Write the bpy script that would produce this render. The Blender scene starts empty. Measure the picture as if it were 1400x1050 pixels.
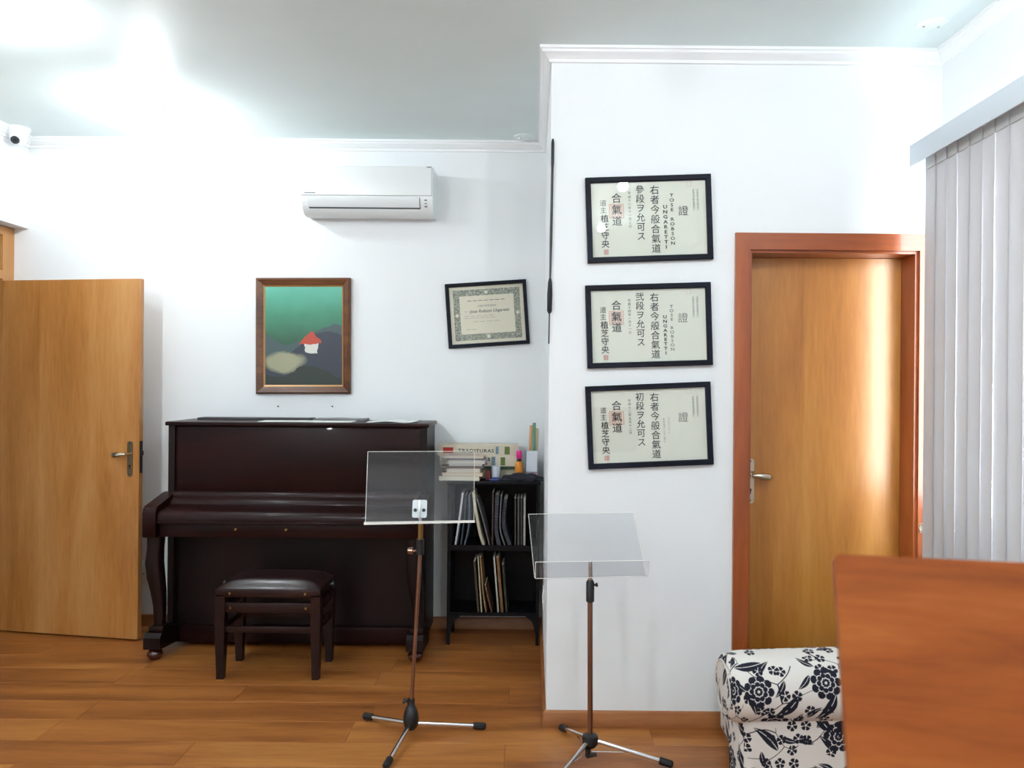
import bpy, bmesh, math, random
from mathutils import Vector, Matrix
R = math.radians
random.seed(4)
C = bpy.context.scene.collection
SC = bpy.context.scene

# ------------------------------------------------------------------ camera
F, CX, CY, ROLL, EYE = 1051.0, 728.0, 522.0, 0.0085, 1.51     # focal length in px, principal point, roll, eye height
cam = bpy.data.cameras.new('camera')
camo = bpy.data.objects.new('camera', cam); C.objects.link(camo)
cam.sensor_width = 36.0
cam.lens = 36.0 * F / 1400.0
cam.shift_x = (700 - CX) / 1400.0
cam.shift_y = (CY - 525) / 1400.0
cam.clip_start = 0.02
cam.dof.use_dof = True; cam.dof.focus_distance = 3.9; cam.dof.aperture_fstop = 4.5
camo.location = (0, 0, EYE)
camo.rotation_euler = (math.pi / 2, -ROLL, 0)
SC.camera = camo

def P(x, y, d):
    """point seen at pixel x, y of the 1400x1050 photo, at distance d along the view axis"""
    u, v = (x - CX) / F, (CY - y) / F
    c, s = math.cos(ROLL), math.sin(ROLL)
    return Vector(((u * c - v * s) * d, d, EYE + (u * s + v * c) * d))

# ------------------------------------------------------------------ world, exposure
w = bpy.data.worlds.new('sky'); SC.world = w; w.use_nodes = True
w.node_tree.nodes['Background'].inputs[0].default_value = (0.90, 0.95, 1.0, 1)
w.node_tree.nodes['Background'].inputs[1].default_value = 15.0
SC.view_settings.view_transform = 'Standard'
SC.view_settings.look = 'None'
SC.view_settings.gamma = 1.0
SC.view_settings.use_curve_mapping = False
SC.view_settings.exposure = 0.50
LAMP = 330.0

# ------------------------------------------------------------------ room dimensions
YA, YB, H = 4.70, 3.376, 2.97          # piano wall, near wall, ceiling height
XL, XR, XP = -3.09, 1.79, 0.072        # left wall, right wall, wall corner
YF = -2.6                              # wall behind the camera

# ------------------------------------------------------------------ materials
def srgb(r, g, b):
    f = lambda c: (c / 255.0 / 12.92) if c / 255.0 <= 0.04045 else ((c / 255.0 + 0.055) / 1.055) ** 2.4
    return (f(r), f(g), f(b), 1)

def mat(name, col, rough=0.5, metal=0.0, coat=0.0, emit=None, estr=0.0, spec=0.5, trans=0.0):
    m = bpy.data.materials.new(name); m.use_nodes = True
    b = m.node_tree.nodes['Principled BSDF']
    b.inputs['Base Color'].default_value = srgb(*col)
    b.inputs['Roughness'].default_value = rough
    b.inputs['Metallic'].default_value = metal
    b.inputs['Coat Weight'].default_value = coat
    b.inputs['Specular IOR Level'].default_value = spec
    b.inputs['Transmission Weight'].default_value = trans
    if emit:
        b.inputs['Emission Color'].default_value = srgb(*emit)
        b.inputs['Emission Strength'].default_value = estr
    return m

class NT:
    """small helper for node graphs"""
    def __init__(s, m):
        s.t = m.node_tree; s.b = s.t.nodes.get('Principled BSDF')
    def n(s, typ, **kw):
        o = s.t.nodes.new(typ)
        for k, v in kw.items(): setattr(o, k, v)
        return o
    def l(s, a, b): s.t.links.new(a, b)
    def put(s, sock, v):
        if isinstance(v, bpy.types.NodeSocket): s.l(v, sock)
        else: sock.default_value = v
    def m(s, op, a, b=0.0, c=0.0):
        o = s.n('ShaderNodeMath', operation=op)
        for i, v in enumerate((a, b, c)): s.put(o.inputs[i], v)
        return o.outputs[0]
    def vm(s, op, a, b=None, sc=None):
        o = s.n('ShaderNodeVectorMath', operation=op)
        s.put(o.inputs[0], a)
        if b is not None: s.put(o.inputs[1], b)
        if sc is not None: s.put(o.inputs['Scale'], sc)
        return o.outputs[1] if op in ('LENGTH', 'DOT_PRODUCT') else o.outputs[0]
    def mix(s, f, a, b, blend='MIX'):
        o = s.n('ShaderNodeMix', data_type='RGBA', blend_type=blend)
        s.put(o.inputs[0], f); s.put(o.inputs[6], a); s.put(o.inputs[7], b)
        return o.outputs[2]
    def noise(s, vec, scale, detail=3.0, rough=0.55, dist=0.0):
        o = s.n('ShaderNodeTexNoise')
        if vec is not None: s.l(vec, o.inputs['Vector'])
        o.inputs['Scale'].default_value = scale; o.inputs['Detail'].default_value = detail
        o.inputs['Roughness'].default_value = rough; o.inputs['Distortion'].default_value = dist
        return o.outputs[0]
    def ramp(s, f, stops):
        o = s.n('ShaderNodeValToRGB'); s.l(f, o.inputs[0]); e = o.color_ramp.elements
        while len(e) < len(stops): e.new(0.5)
        for i, (p, c) in enumerate(stops): e[i].position = p; e[i].color = c
        return o.outputs[0]
    def bump(s, h, strength=0.2, dist=0.01):
        o = s.n('ShaderNodeBump'); o.inputs['Strength'].default_value = strength; o.inputs['Distance'].default_value = dist
        s.l(h, o.inputs['Height']); s.l(o.outputs[0], s.b.inputs['Normal'])

def wood(name, dark, mid, light, grain='Z', rough=0.35, coat=0.0, rand=False, fine=1.0, figure=1.0, bump=0.03, coatr=0.1, spec=0.5):
    m = mat(name, mid, rough, coat=coat, spec=spec); k = NT(m); k.b.inputs['Coat Roughness'].default_value = coatr
    if rand:
        vec = k.n('ShaderNodeNewGeometry').outputs['Position']
        r = k.n('ShaderNodeObjectInfo').outputs['Random']
        off = k.n('ShaderNodeCombineXYZ'); k.l(k.m('MULTIPLY', r, 37.0), off.inputs[0]); k.l(k.m('MULTIPLY', r, 91.0), off.inputs[1])
        vec = k.vm('ADD', vec, off.outputs[0])
    else:
        vec = k.n('ShaderNodeTexCoord').outputs['Object']
    st = {'X': (0.12, 1, 1), 'Y': (1, 0.12, 1), 'Z': (1, 1, 0.12)}[grain]
    v2 = k.vm('MULTIPLY', vec, st)
    a = k.noise(v2, 7.0 * figure, 4.0, 0.55, 0.7)
    b = k.noise(v2, 60.0 * fine, 3.0, 0.6)
    f = k.m('ADD', k.m('MULTIPLY', a, 0.75), k.m('MULTIPLY', b, 0.25))
    if rand: f = k.m('ADD', f, k.m('MULTIPLY', k.m('SUBTRACT', r, 0.5), 0.10))
    col = k.ramp(f, [(0.32, srgb(*dark)), (0.5, srgb(*mid)), (0.68, srgb(*light))])
    k.l(col, k.b.inputs['Base Color'])
    k.bump(b, bump, 0.002)
    return m

def plaster(name, col, rough=0.75, amt=0.05):
    m = mat(name, col, rough, spec=0.3); k = NT(m)
    v = k.n('ShaderNodeNewGeometry').outputs['Position']
    c = srgb(*col); a = k.noise(v, 3.0, 4.0)
    k.l(k.ramp(a, [(0.3, tuple(x * (1 - amt) for x in c[:3]) + (1,)), (0.7, c)]), k.b.inputs['Base Color'])
    k.bump(k.noise(v, 140.0, 2.0), 0.06, 0.003)
    return m

def thin_clear(name, tint, haze, haze_col, gloss_rough=0.03, ior=1.5, boost=1.0):
    """clear sheet: passes light straight through, mirrors by Fresnel, a little scatter"""
    m = bpy.data.materials.new(name); m.use_nodes = True; k = NT(m)
    t = k.t; t.nodes.remove(k.b); out = t.nodes['Material Output']
    tr = k.n('ShaderNodeBsdfTransparent'); tr.inputs[0].default_value = tint
    gl = k.n('ShaderNodeBsdfGlossy'); gl.inputs['Roughness'].default_value = gloss_rough
    di = k.n('ShaderNodeBsdfDiffuse'); di.inputs[0].default_value = haze_col
    ge = k.n('ShaderNodeNewGeometry')                      # Fresnel by Schlick, alike for both faces of the sheet
    cs = k.m('ABSOLUTE', k.vm('DOT_PRODUCT', ge.outputs['Normal'], ge.outputs['Incoming']))
    f0 = ((ior - 1) / (ior + 1)) ** 2
    fr = k.m('ADD', f0, k.m('MULTIPLY', 1 - f0, k.m('POWER', k.m('SUBTRACT', 1.0, k.m('MINIMUM', cs, 1.0)), 5.0)))
    m1 = k.n('ShaderNodeMixShader'); m1.inputs[0].default_value = haze
    k.l(tr.outputs[0], m1.inputs[1]); k.l(di.outputs[0], m1.inputs[2])
    m2 = k.n('ShaderNodeMixShader'); k.l(k.m('MINIMUM', k.m('MULTIPLY', fr, boost), 1.0), m2.inputs[0])
    k.l(m1.outputs[0], m2.inputs[1]); k.l(gl.outputs[0], m2.inputs[2])
    k.l(m2.outputs[0], out.inputs[0])
    return m

def fabric_vane(name):
    m = bpy.data.materials.new(name); m.use_nodes = True; k = NT(m)
    t = k.t; t.nodes.remove(k.b); out = t.nodes['Material Output']
    d = k.n('ShaderNodeBsdfDiffuse'); d.inputs[0].default_value = srgb(196, 195, 197)
    tl = k.n('ShaderNodeBsdfTranslucent'); tl.inputs[0].default_value = srgb(225, 225, 228)
    mx = k.n('ShaderNodeMixShader'); mx.inputs[0].default_value = 0.012
    k.l(d.outputs[0], mx.inputs[1]); k.l(tl.outputs[0], mx.inputs[2]); k.l(mx.outputs[0], out.inputs[0])
    return m

def floral(name):
    """cream cloth printed with dark flowers, leaves, sprigs and stems"""
    m = mat(name, (228, 224, 216), 0.85, spec=0.2); k = NT(m)
    uv = k.n('ShaderNodeTexCoord').outputs['UV']
    def cells(scale, offset, warp=0.0):
        p = k.vm('ADD', k.vm('SCALE', uv, sc=scale), offset)
        o = k.n('ShaderNodeTexVoronoi', voronoi_dimensions='2D', feature='F1'); o.inputs['Scale'].default_value = 1.0
        o.inputs['Randomness'].default_value = 0.75
        k.l(p, o.inputs['Vector'])
        loc = k.vm('SUBTRACT', p, o.outputs['Position'])
        s = k.n('ShaderNodeSeparateXYZ'); k.l(loc, s.inputs[0])
        c = k.n('ShaderNodeSeparateColor'); k.l(o.outputs['Color'], c.inputs[0])
        return s.outputs[0], s.outputs[1], c.outputs[0], c.outputs[1]
    def band(x, lo, hi):
        return k.m('MULTIPLY', k.m('GREATER_THAN', x, lo), k.m('LESS_THAN', x, hi))
    def flower(scale, off, rad, petals, keep, inner):
        x, y, r1, r2 = cells(scale, off)
        r = k.m('SQRT', k.m('ADD', k.m('MULTIPLY', x, x), k.m('MULTIPLY', y, y)))
        th = k.m('ADD', k.m('ARCTAN2', y, x), k.m('MULTIPLY', r1, 6.28))
        lobe = k.m('ABSOLUTE', k.m('SINE', k.m('MULTIPLY', th, petals / 2)))
        edge = k.m('MULTIPLY', rad, k.m('ADD', 0.74, k.m('MULTIPLY', 0.26, k.m('SQRT', lobe))))
        rho = k.m('DIVIDE', r, edge)
        on = k.m('MULTIPLY', k.m('LESS_THAN', rho, 1.0), k.m('LESS_THAN', r2, keep))
        if inner:
            lob2 = k.m('ABSOLUTE', k.m('COSINE', k.m('MULTIPLY', th, petals / 2)))
            rh2 = k.m('DIVIDE', r, k.m('MULTIPLY', rad, k.m('ADD', 0.74, k.m('MULTIPLY', 0.26, k.m('SQRT', lob2)))))
            gap = k.m('ADD', band(rh2, 0.60, 0.665), band(rho, 0.27, 0.34))
            gap = k.m('ADD', gap, k.m('MULTIPLY', k.m('LESS_THAN', lobe, 0.10), k.m('GREATER_THAN', rh2, 0.66)))
            gap = k.m('ADD', gap, k.m('LESS_THAN', rho, 0.09))
        else:
            gap = k.m('ADD', k.m('LESS_THAN', lobe, 0.30), k.m('LESS_THAN', rho, 0.22))
        return k.m('MULTIPLY', on, k.m('SUBTRACT', 1.0, k.m('MINIMUM', gap, 1.0)))
    def leaf(scale, off, L, W, keep):
        x, y, r1, r2 = cells(scale, off)
        a = k.m('MULTIPLY', r1, 6.28); ca, sa = k.m('COSINE', a), k.m('SINE', a)
        u = k.m('ADD', k.m('MULTIPLY', x, ca), k.m('MULTIPLY', y, sa))
        v = k.m('SUBTRACT', k.m('MULTIPLY', y, ca), k.m('MULTIPLY', x, sa))
        q = k.m('DIVIDE', u, L)
        v = k.m('SUBTRACT', v, k.m('MULTIPLY', k.m('MULTIPLY', q, q), W * 0.6))       # bend
        wd = k.m('MULTIPLY', W, k.m('SUBTRACT', 1.0, k.m('MULTIPLY', q, q)))
        wd = k.m('MULTIPLY', wd, k.m('SUBTRACT', 1.0, k.m('MULTIPLY', q, 0.45)))
        av = k.m('ABSOLUTE', v)
        on = k.m('MULTIPLY', k.m('LESS_THAN', av, wd), k.m('LESS_THAN', r2, keep))
        return k.m('MULTIPLY', on, k.m('GREATER_THAN', av, W * 0.07))
    masks = [flower(5.8, (0.30, 0.62, 0), 0.27, 9.0, 0.55, True),
             leaf(8.0, (3.1, 7.7, 0), 0.43, 0.12, 0.78),
             leaf(14.0, (13.7, 2.2, 0), 0.42, 0.12, 0.50),
             flower(26.0, (7.3, 1.9, 0), 0.42, 5.0, 0.34, False)]
    wv = k.n('ShaderNodeTexNoise'); wv.inputs['Scale'].default_value = 5.0; wv.inputs['Detail'].default_value = 0.0; k.l(uv, wv.inputs[0])
    wp = k.vm('ADD', uv, k.vm('SCALE', k.vm('SUBTRACT', wv.outputs['Color'], (0.5, 0.5, 0.5)), sc=0.22))
    de = k.n('ShaderNodeTexVoronoi', voronoi_dimensions='2D', feature='DISTANCE_TO_EDGE'); de.inputs['Scale'].default_value = 9.0; k.l(wp, de.inputs['Vector'])
    nm = k.noise(k.vm('ADD', uv, (2.2, 8.1, 0)), 9.0, 0.0)
    masks.append(k.m('MULTIPLY', k.m('LESS_THAN', de.outputs['Distance'], 0.014), k.m('GREATER_THAN', nm, 0.47)))
    tot = masks[0]
    for q in masks[1:]: tot = k.m('MAXIMUM', tot, q)
    k.l(k.mix(tot, srgb(206, 202, 196), srgb(26, 27, 40)), k.b.inputs['Base Color'])
    k.bump(k.noise(uv, 700.0, 2.0), 0.15, 0.001)
    return m

def painting(name, W, Hh):
    """brushy generic scene: green air, dark blue rise, pale field, red and white touches"""
    m = mat(name, (60, 110, 90), 0.45); k = NT(m)
    co = k.n('ShaderNodeTexCoord').outputs['Object']
    nz = k.n('ShaderNodeTexNoise'); nz.inputs['Scale'].default_value = 9.0; nz.inputs['Detail'].default_value = 4.0; k.l(co, nz.inputs[0])
    q = k.vm('ADD', co, k.vm('SCALE', k.vm('SUBTRACT', nz.outputs['Color'], (0.5, 0.5, 0.5)), sc=0.07))
    s = k.n('ShaderNodeSeparateXYZ'); k.l(q, s.inputs[0]); x, z = k.m('DIVIDE', s.outputs[0], W), k.m('DIVIDE', s.outputs[2], Hh)
    col = k.ramp(k.m('ADD', z, 0.5), [(0.0, srgb(28, 46, 38)), (0.45, srgb(38, 84, 62)), (0.7, srgb(52, 128, 98)), (1.0, srgb(88, 176, 152))])
    def blob(cx, cz, rx, rz, c, soft=0.25):
        nonlocal col
        dx, dz = k.m('DIVIDE', k.m('SUBTRACT', x, cx), rx), k.m('DIVIDE', k.m('SUBTRACT', z, cz), rz)
        d = k.m('SQRT', k.m('ADD', k.m('MULTIPLY', dx, dx), k.m('MULTIPLY', dz, dz)))
        o = k.n('ShaderNodeMapRange'); k.l(d, o.inputs[0]); o.inputs[1].default_value = 1.0 + soft; o.inputs[2].default_value = 1.0 - soft
        o.inputs[3].default_value = 0.0; o.inputs[4].default_value = 1.0
        col = k.mix(o.outputs[0], col, srgb(*c))
    def patch(mask, c):
        nonlocal col
        col = k.mix(mask, col, srgb(*c))
    def ridge(base, amp, fr, ph):
        return k.m('LESS_THAN', z, k.m('ADD', base, k.m('MULTIPLY', amp, k.m('SINE', k.m('ADD', k.m('MULTIPLY', x, fr), ph)))))
    patch(ridge(0.02, 0.10, 5.0, -0.6), (62, 82, 84))
    patch(ridge(-0.10, 0.14, 4.2, 0.3), (44, 50, 64))
    blob(-0.24, -0.26, 0.24, 0.10, (150, 150, 122), 0.2)
    patch(ridge(-0.36, 0.05, 7.0, 1.0), (30, 42, 36))
    ax = k.m('ABSOLUTE', k.m('SUBTRACT', x, 0.10))
    wall_ = k.m('MULTIPLY', k.m('LESS_THAN', ax, 0.09), k.m('MULTIPLY', k.m('LESS_THAN', z, -0.06), k.m('GREATER_THAN', z, -0.17)))
    roof_ = k.m('MULTIPLY', k.m('LESS_THAN', k.m('ADD', ax, k.m('MULTIPLY', k.m('ADD', z, 0.06), 1.2)), 0.13), k.m('GREATER_THAN', z, -0.07))
    patch(wall_, (206, 206, 198)); patch(roof_, (182, 66, 46))
    k.l(col, k.b.inputs['Base Color'])
    k.bump(k.noise(co, 90.0, 3.0), 0.3, 0.002)
    return m

WALL = plaster('wall_paint', (236, 240, 242), 0.7, 0.02)
CEIL = plaster('ceiling_paint', (230, 244, 244), 0.45, 0.03)
CORN = mat('cornice_plaster', (240, 243, 244), 0.55)
SKIRT = wood('skirting_wood', (120, 72, 38), (150, 94, 52), (172, 114, 66), 'X', 0.4)
FLOORM = wood('floor_laminate', (112, 62, 26), (150, 90, 40), (176, 117, 58), 'X', 0.36, rand=True, coat=0.0, bump=0.02)
SUBF = mat('floor_underlay', (70, 42, 24), 0.9)
DOORL = wood('door_veneer', (154, 98, 42), (182, 124, 64), (198, 146, 88), 'Z', 0.3, 0.4, figure=0.8, coatr=0.25)
DOORR = wood('door_veneer_red', (152, 90, 32), (178, 116, 46), (196, 136, 64), 'Z', 0.3, 0.5, figure=0.8, coatr=0.34)
CASING = wood('casing_wood', (126, 58, 24), (152, 76, 34), (172, 94, 46), 'Z', 0.3, 0.3)
CASINGX = wood('casing_wood_head', (126, 58, 24), (152, 76, 34), (172, 94, 46), 'X', 0.3, 0.3)
BOARD = wood('board_veneer', (114, 52, 14), (142, 72, 24), (164, 94, 38), 'X', 0.5, 0.0, figure=2.2, fine=1.6, spec=0.2)
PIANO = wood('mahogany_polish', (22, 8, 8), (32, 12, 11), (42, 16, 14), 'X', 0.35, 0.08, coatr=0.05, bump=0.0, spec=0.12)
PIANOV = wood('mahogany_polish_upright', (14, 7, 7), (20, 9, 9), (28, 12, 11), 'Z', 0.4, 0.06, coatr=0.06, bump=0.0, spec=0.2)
BENCHW = wood('bench_wood', (22, 9, 8), (32, 13, 11), (42, 18, 15), 'Z', 0.35, 0.1, bump=0.0, spec=0.25)
LEATHER = mat('brown_leather', (36, 19, 20), 0.30, coat=0.05)
BRASS = mat('brass', (150, 120, 70), 0.3, 1.0)
SATIN = mat('satin_nickel', (200, 190, 170), 0.25, 1.0)
AGED = mat('aged_nickel', (140, 128, 104), 0.32, 1.0)
CHROME = mat('chrome', (215, 215, 218), 0.15, 1.0)
STEELB = mat('bronzed_steel', (150, 120, 104), 0.28, 1.0)
BLACKP = mat('black_plastic', (22, 22, 25), 0.4)
RUBBER = mat('black_rubber', (16, 16, 18), 0.65)
SHELFM = mat('black_shelf_paint', (9, 10, 14), 0.45, spec=0.2)
WHITEP = mat('white_plastic', (236, 239, 240), 0.35)
ACW = mat('ac_white', (232, 237, 237), 0.3)
ACG = mat('ac_gap', (70, 82, 88), 0.6)
ACL = mat('ac_louver', (224, 230, 231), 0.35)
BLKF = wood('black_frame_wood', (18, 20, 28), (24, 27, 38), (32, 36, 48), 'X', 0.5, spec=0.12)
PICF = wood('picture_frame_wood', (66, 38, 22), (98, 60, 36), (128, 84, 52), 'X', 0.35)
GILT = mat('gilt_slip', (176, 132, 84), 0.4, 0.3)
PAPER = mat('certificate_paper', (232, 232, 219), 0.8)
PAPER2 = mat('old_certificate_paper', (230, 222, 200), 0.8)
INK = mat('black_ink', (20, 22, 26), 0.8)
INKG = mat('grey_ink', (120, 122, 118), 0.8)
SEAL = mat('red_seal_ink', (214, 120, 112), 0.8)
SEALP = mat('pale_seal_ink', (226, 186, 172), 0.8)
GLASS = thin_clear('picture_glass', (0.97, 0.98, 0.98, 1), 0.0, (1, 1, 1, 1), 0.0, 1.5, 1.0)
WGLASS = thin_clear('window_glass', (0.95, 0.97, 0.97, 1), 0.0, (1, 1, 1, 1), 0.0, 1.45)
ACRYL = thin_clear('clear_acrylic', (0.93, 0.94, 0.95, 1), 0.006, srgb(215, 218, 225), 0.04, 1.5, 0.6)
ACRYLE = mat('acrylic_edge', (232, 234, 228), 0.25, coat=0.3)
VANE = fabric_vane('blind_fabric')
VALM = mat('valance_plastic', (206, 216, 224), 0.4)
HEM = mat('vane_hem', (205, 206, 205), 0.7)
ALU = mat('window_aluminium', (225, 228, 230), 0.35)
FLORAL = floral('floral_cloth')
LAMPM = mat('lamp_glow', (255, 255, 255), 0.4, emit=(246, 251, 255), estr=LAMP)
LAMPS = mat('lamp_glow_small', (255, 255, 255), 0.4, emit=(246, 251, 255), estr=LAMP * 1.75)
LAMPL = mat('lamp_glow_soft', (255, 255, 255), 0.4, emit=(246, 251, 255), estr=LAMP * 0.33)

# ------------------------------------------------------------------ geometry helpers
def tf(bm, verts, M):
    bmesh.ops.transform(bm, matrix=M, verts=verts)

def box(bm, x0, x1, y0, y1, z0, z1, bev=0.0, seg=2):
    r = bmesh.ops.create_cube(bm, size=1.0)
    for v in r['verts']:
        v.co = Vector(((x0 + x1) / 2 + v.co.x * (x1 - x0), (y0 + y1) / 2 + v.co.y * (y1 - y0), (z0 + z1) / 2 + v.co.z * (z1 - z0)))
    if bev > 0:
        es = list({e for v in r['verts'] for e in v.link_edges})
        bmesh.ops.bevel(bm, geom=es, offset=bev, segments=seg, profile=0.5, affect='EDGES')
    return bm

def NB(): return bmesh.new()
def bx(*a, **k): return box(NB(), *a, **k)

def tube(bm, pts, rad, n=10, cap=True):
    """tube along points; rad is a number or a list"""
    pts = [Vector(p) for p in pts]
    rr = rad if isinstance(rad, (list, tuple)) else [rad] * len(pts)
    t0 = (pts[1] - pts[0]).normalized()
    a = Vector((0, 0, 1)) if abs(t0.z) < 0.9 else Vector((1, 0, 0))
    nrm = t0.cross(a).normalized(); rings = []
    for i, p in enumerate(pts):
        if i == 0: t = pts[1] - pts[0]
        elif i == len(pts) - 1: t = pts[i] - pts[i - 1]
        else: t = (pts[i + 1] - pts[i]).normalized() + (pts[i] - pts[i - 1]).normalized()
        t.normalize()
        nrm = (nrm - t * nrm.dot(t)).normalized(); b = t.cross(nrm)
        rings.append([bm.verts.new(p + (nrm * math.cos(2 * math.pi * j / n) + b * math.sin(2 * math.pi * j / n)) * rr[i]) for j in range(n)])
    for i in range(len(rings) - 1):
        for j in range(n):
            bm.faces.new((rings[i][j], rings[i][(j + 1) % n], rings[i + 1][(j + 1) % n], rings[i + 1][j]))
    if cap:
        bm.faces.new(rings[0][::-1]); bm.faces.new(rings[-1])
    return bm

def lathe(bm, prof, origin=(0, 0, 0), n=24, axis='Z'):
    """prof: (radius, height) pairs"""
    o = Vector(origin); rings = []
    for r, h in prof:
        ring = []
        for j in range(n):
            c, s = math.cos(2 * math.pi * j / n), math.sin(2 * math.pi * j / n)
            q = {'Z': (r * c, r * s, h), 'Y': (r * c, h, r * s), 'X': (h, r * c, r * s)}[axis]
            ring.append(bm.verts.new(o + Vector(q)))
        rings.append(ring)
    for i in range(len(rings) - 1):
        for j in range(n):
            bm.faces.new((rings[i][j], rings[i][(j + 1) % n], rings[i + 1][(j + 1) % n], rings[i + 1][j]))
    if prof[0][0] > 1e-5: bm.faces.new(rings[0][::-1])
    if prof[-1][0] > 1e-5: bm.faces.new(rings[-1])
    bmesh.ops.remove_doubles(bm, verts=[v for r in rings for v in r], dist=1e-6)
    return bm

def prism(bm, poly, lo, hi, axis='X'):
    """poly: 2D points; extruded along axis. X: (y,z)  Y: (x,z)  Z: (x,y)"""
    f = {'X': lambda p, t: (t, p[0], p[1]), 'Y': lambda p, t: (p[0], t, p[1]), 'Z': lambda p, t: (p[0], p[1], t)}[axis]
    a = [bm.verts.new(f(p, lo)) for p in poly]; b = [bm.verts.new(f(p, hi)) for p in poly]
    n = len(poly)
    bm.faces.new(a); bm.faces.new(b[::-1])
    for i in range(n): bm.faces.new((a[i], b[i], b[(i + 1) % n], a[(i + 1) % n]))
    return bm

def roundrect(w, h, r, n=5, cx=0, cy=0):
    pts = []
    for sx, sy, a0 in ((1, 1, 0), (-1, 1, 90), (-1, -1, 180), (1, -1, 270)):
        for i in range(n + 1):
            a = R(a0 + 90 * i / n)
            pts.append((cx + sx * (w / 2 - r) + r * math.cos(a), cy + sy * (h / 2 - r) + r * math.sin(a)))
    return pts

def rect_frame(bm, W, Hh, prof):
    """picture-frame moulding in the XZ plane; prof: closed (inset, y) points, y negative towards the room"""
    cs = [(-1, -1), (1, -1), (1, 1), (-1, 1)]; rings = []
    for sx, sz in cs:
        rings.append([bm.verts.new((sx * (W / 2 - i), y, sz * (Hh / 2 - i))) for i, y in prof])
    n = len(prof)
    for a in range(4):
        b = (a + 1) % 4
        for j in range(n):
            bm.faces.new((rings[a][j], rings[b][j], rings[b][(j + 1) % n], rings[a][(j + 1) % n]))
    return bm

def box_uv(me, s=1.0):
    uv = me.uv_layers.new(name='UVMap')
    for p in me.polygons:
        n = p.normal; ax = max(range(3), key=lambda i: abs(n[i]))
        for li in p.loop_indices:
            c = me.vertices[me.loops[li].vertex_index].co
            uv.data[li].uv = ((c.y + 3.3, c.z) if ax == 0 else (c.x, c.z) if ax == 1 else (c.x, c.y + 0.1))
            uv.data[li].uv = (uv.data[li].uv[0] * s, uv.data[li].uv[1] * s)

def obj(name, bm, m, parent=None, smooth=30, world=True):
    """one mesh object; with world=True the vertices are world coordinates, moved into the parent's frame"""
    bmesh.ops.recalc_face_normals(bm, faces=bm.faces)
    me = bpy.data.meshes.new(name); bm.to_mesh(me); bm.free()
    o = bpy.data.objects.new(name, me); C.objects.link(o)
    if isinstance(m, (list, tuple)):
        for q in m: me.materials.append(q)
    else: me.materials.append(m)
    if smooth:
        for p in me.polygons: p.use_smooth = True
        me.set_sharp_from_angle(angle=R(smooth))
    if parent is not None:
        if world: me.transform(Matrix.Translation(-Vector(base_of(parent))))
        o.parent = parent
    return o

def base_of(o):
    v = Vector(o.location)
    while o.parent: o = o.parent; v = v + Vector(o.location)
    return v

def recenter(o, p):
    """put a top-level mesh's origin at p"""
    o.data.transform(Matrix.Translation(-Vector(p))); o.location = p
    return o

def thing(name, label, cat, loc=(0, 0, 0), group=None, rot=None):
    o = bpy.data.objects.new(name, None); C.objects.link(o)
    o.empty_display_size = 0.1
    o.location = loc; o['label'] = label; o['category'] = cat
    if rot: o.rotation_euler = rot
    if group: o['group'] = group
    return o

def tag(o, label, cat, group=None):
    o['label'] = label; o['category'] = cat
    if group: o['group'] = group
    return o

def struct(name, bm, m, smooth=0, parent=None, label=None):
    o = obj(name, bm, m, parent, smooth)
    if parent is None: o['kind'] = 'structure'
    if label: o['label'] = label
    return o

def glyphs(name, body, size, x, y, z, m, parent, line=1.0, bold=0.0, align='CENTER', shear=0.0, xs=1.0, spacing=1.0):
    """flat lettering in the XZ plane of the parent, facing -Y; z is the top of the first line"""
    cu = bpy.data.curves.new('lettering', 'FONT'); cu.body = body; cu.size = size
    cu.align_x = align; cu.align_y = 'TOP'; cu.space_line = line; cu.offset = bold; cu.shear = shear; cu.resolution_u = 2
    cu.space_character = spacing
    to = bpy.data.objects.new('lettering', cu); C.objects.link(to)
    me = bpy.data.meshes.new_from_object(to.evaluated_get(bpy.context.evaluated_depsgraph_get()))
    bpy.data.objects.remove(to); bpy.data.curves.remove(cu)
    me.transform(Matrix(((xs, 0, 0, x), (0, 0, -1, y), (0, 1, 0, z), (0, 0, 0, 1))))
    me.materials.clear(); me.materials.append(m); me.name = name
    o = bpy.data.objects.new(name, me); C.objects.link(o); o.parent = parent
    return o

# ------------------------------------------------------------------ structure
T = 0.15
fl = struct('floor', bx(-4.6, XR + T, YF - T, YA + T, -0.10, -0.012), SUBF)
# laminate planks, one object each
PW, PL = 0.2, 1.29
row = 0; y0 = YF
while y0 < YA - 1e-3:
    y1 = min(y0 + PW, YA)
    off = (row * 0.43 + (row % 3) * 0.19) % PL
    xmax = XR if y0 < YB - 0.02 else XP
    x0 = -3.30 - PL + off
    while x0 < xmax:
        a, b = max(x0, -3.30), min(x0 + PL, xmax)
        if b - a > 0.02:
            q = obj('floor_plank', bx(a + 0.0006, b - 0.0006, y0 + 0.0008, y1 - 0.0008, -0.012, 0.0, bev=0.0007, seg=1), FLOORM, fl, 0)
        x0 += PL
    y0 = y1; row += 1

struct('ceiling', bx(-4.6, XR + T, YF - T, YA + T, H, H + 0.1), CEIL)
struct('wall_back', bx(-4.6, XP, YA, YA + T, -0.1, H), WALL)
struct('wall_return', bx(XP, XP + T, YB, YA + T, -0.1, H), WALL)
# near wall with the door opening
DX0, DX1, DZ = 0.940, 1.697, 2.105
b = NB(); box(b, XP + T, DX0, YB, YB + 0.2, -0.1, H); box(b, DX1, XR + T, YB, YB + 0.2, -0.1, H); box(b, DX0, DX1, YB, YB + 0.2, DZ, H)
struct('wall_right_back', b, WALL)
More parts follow.
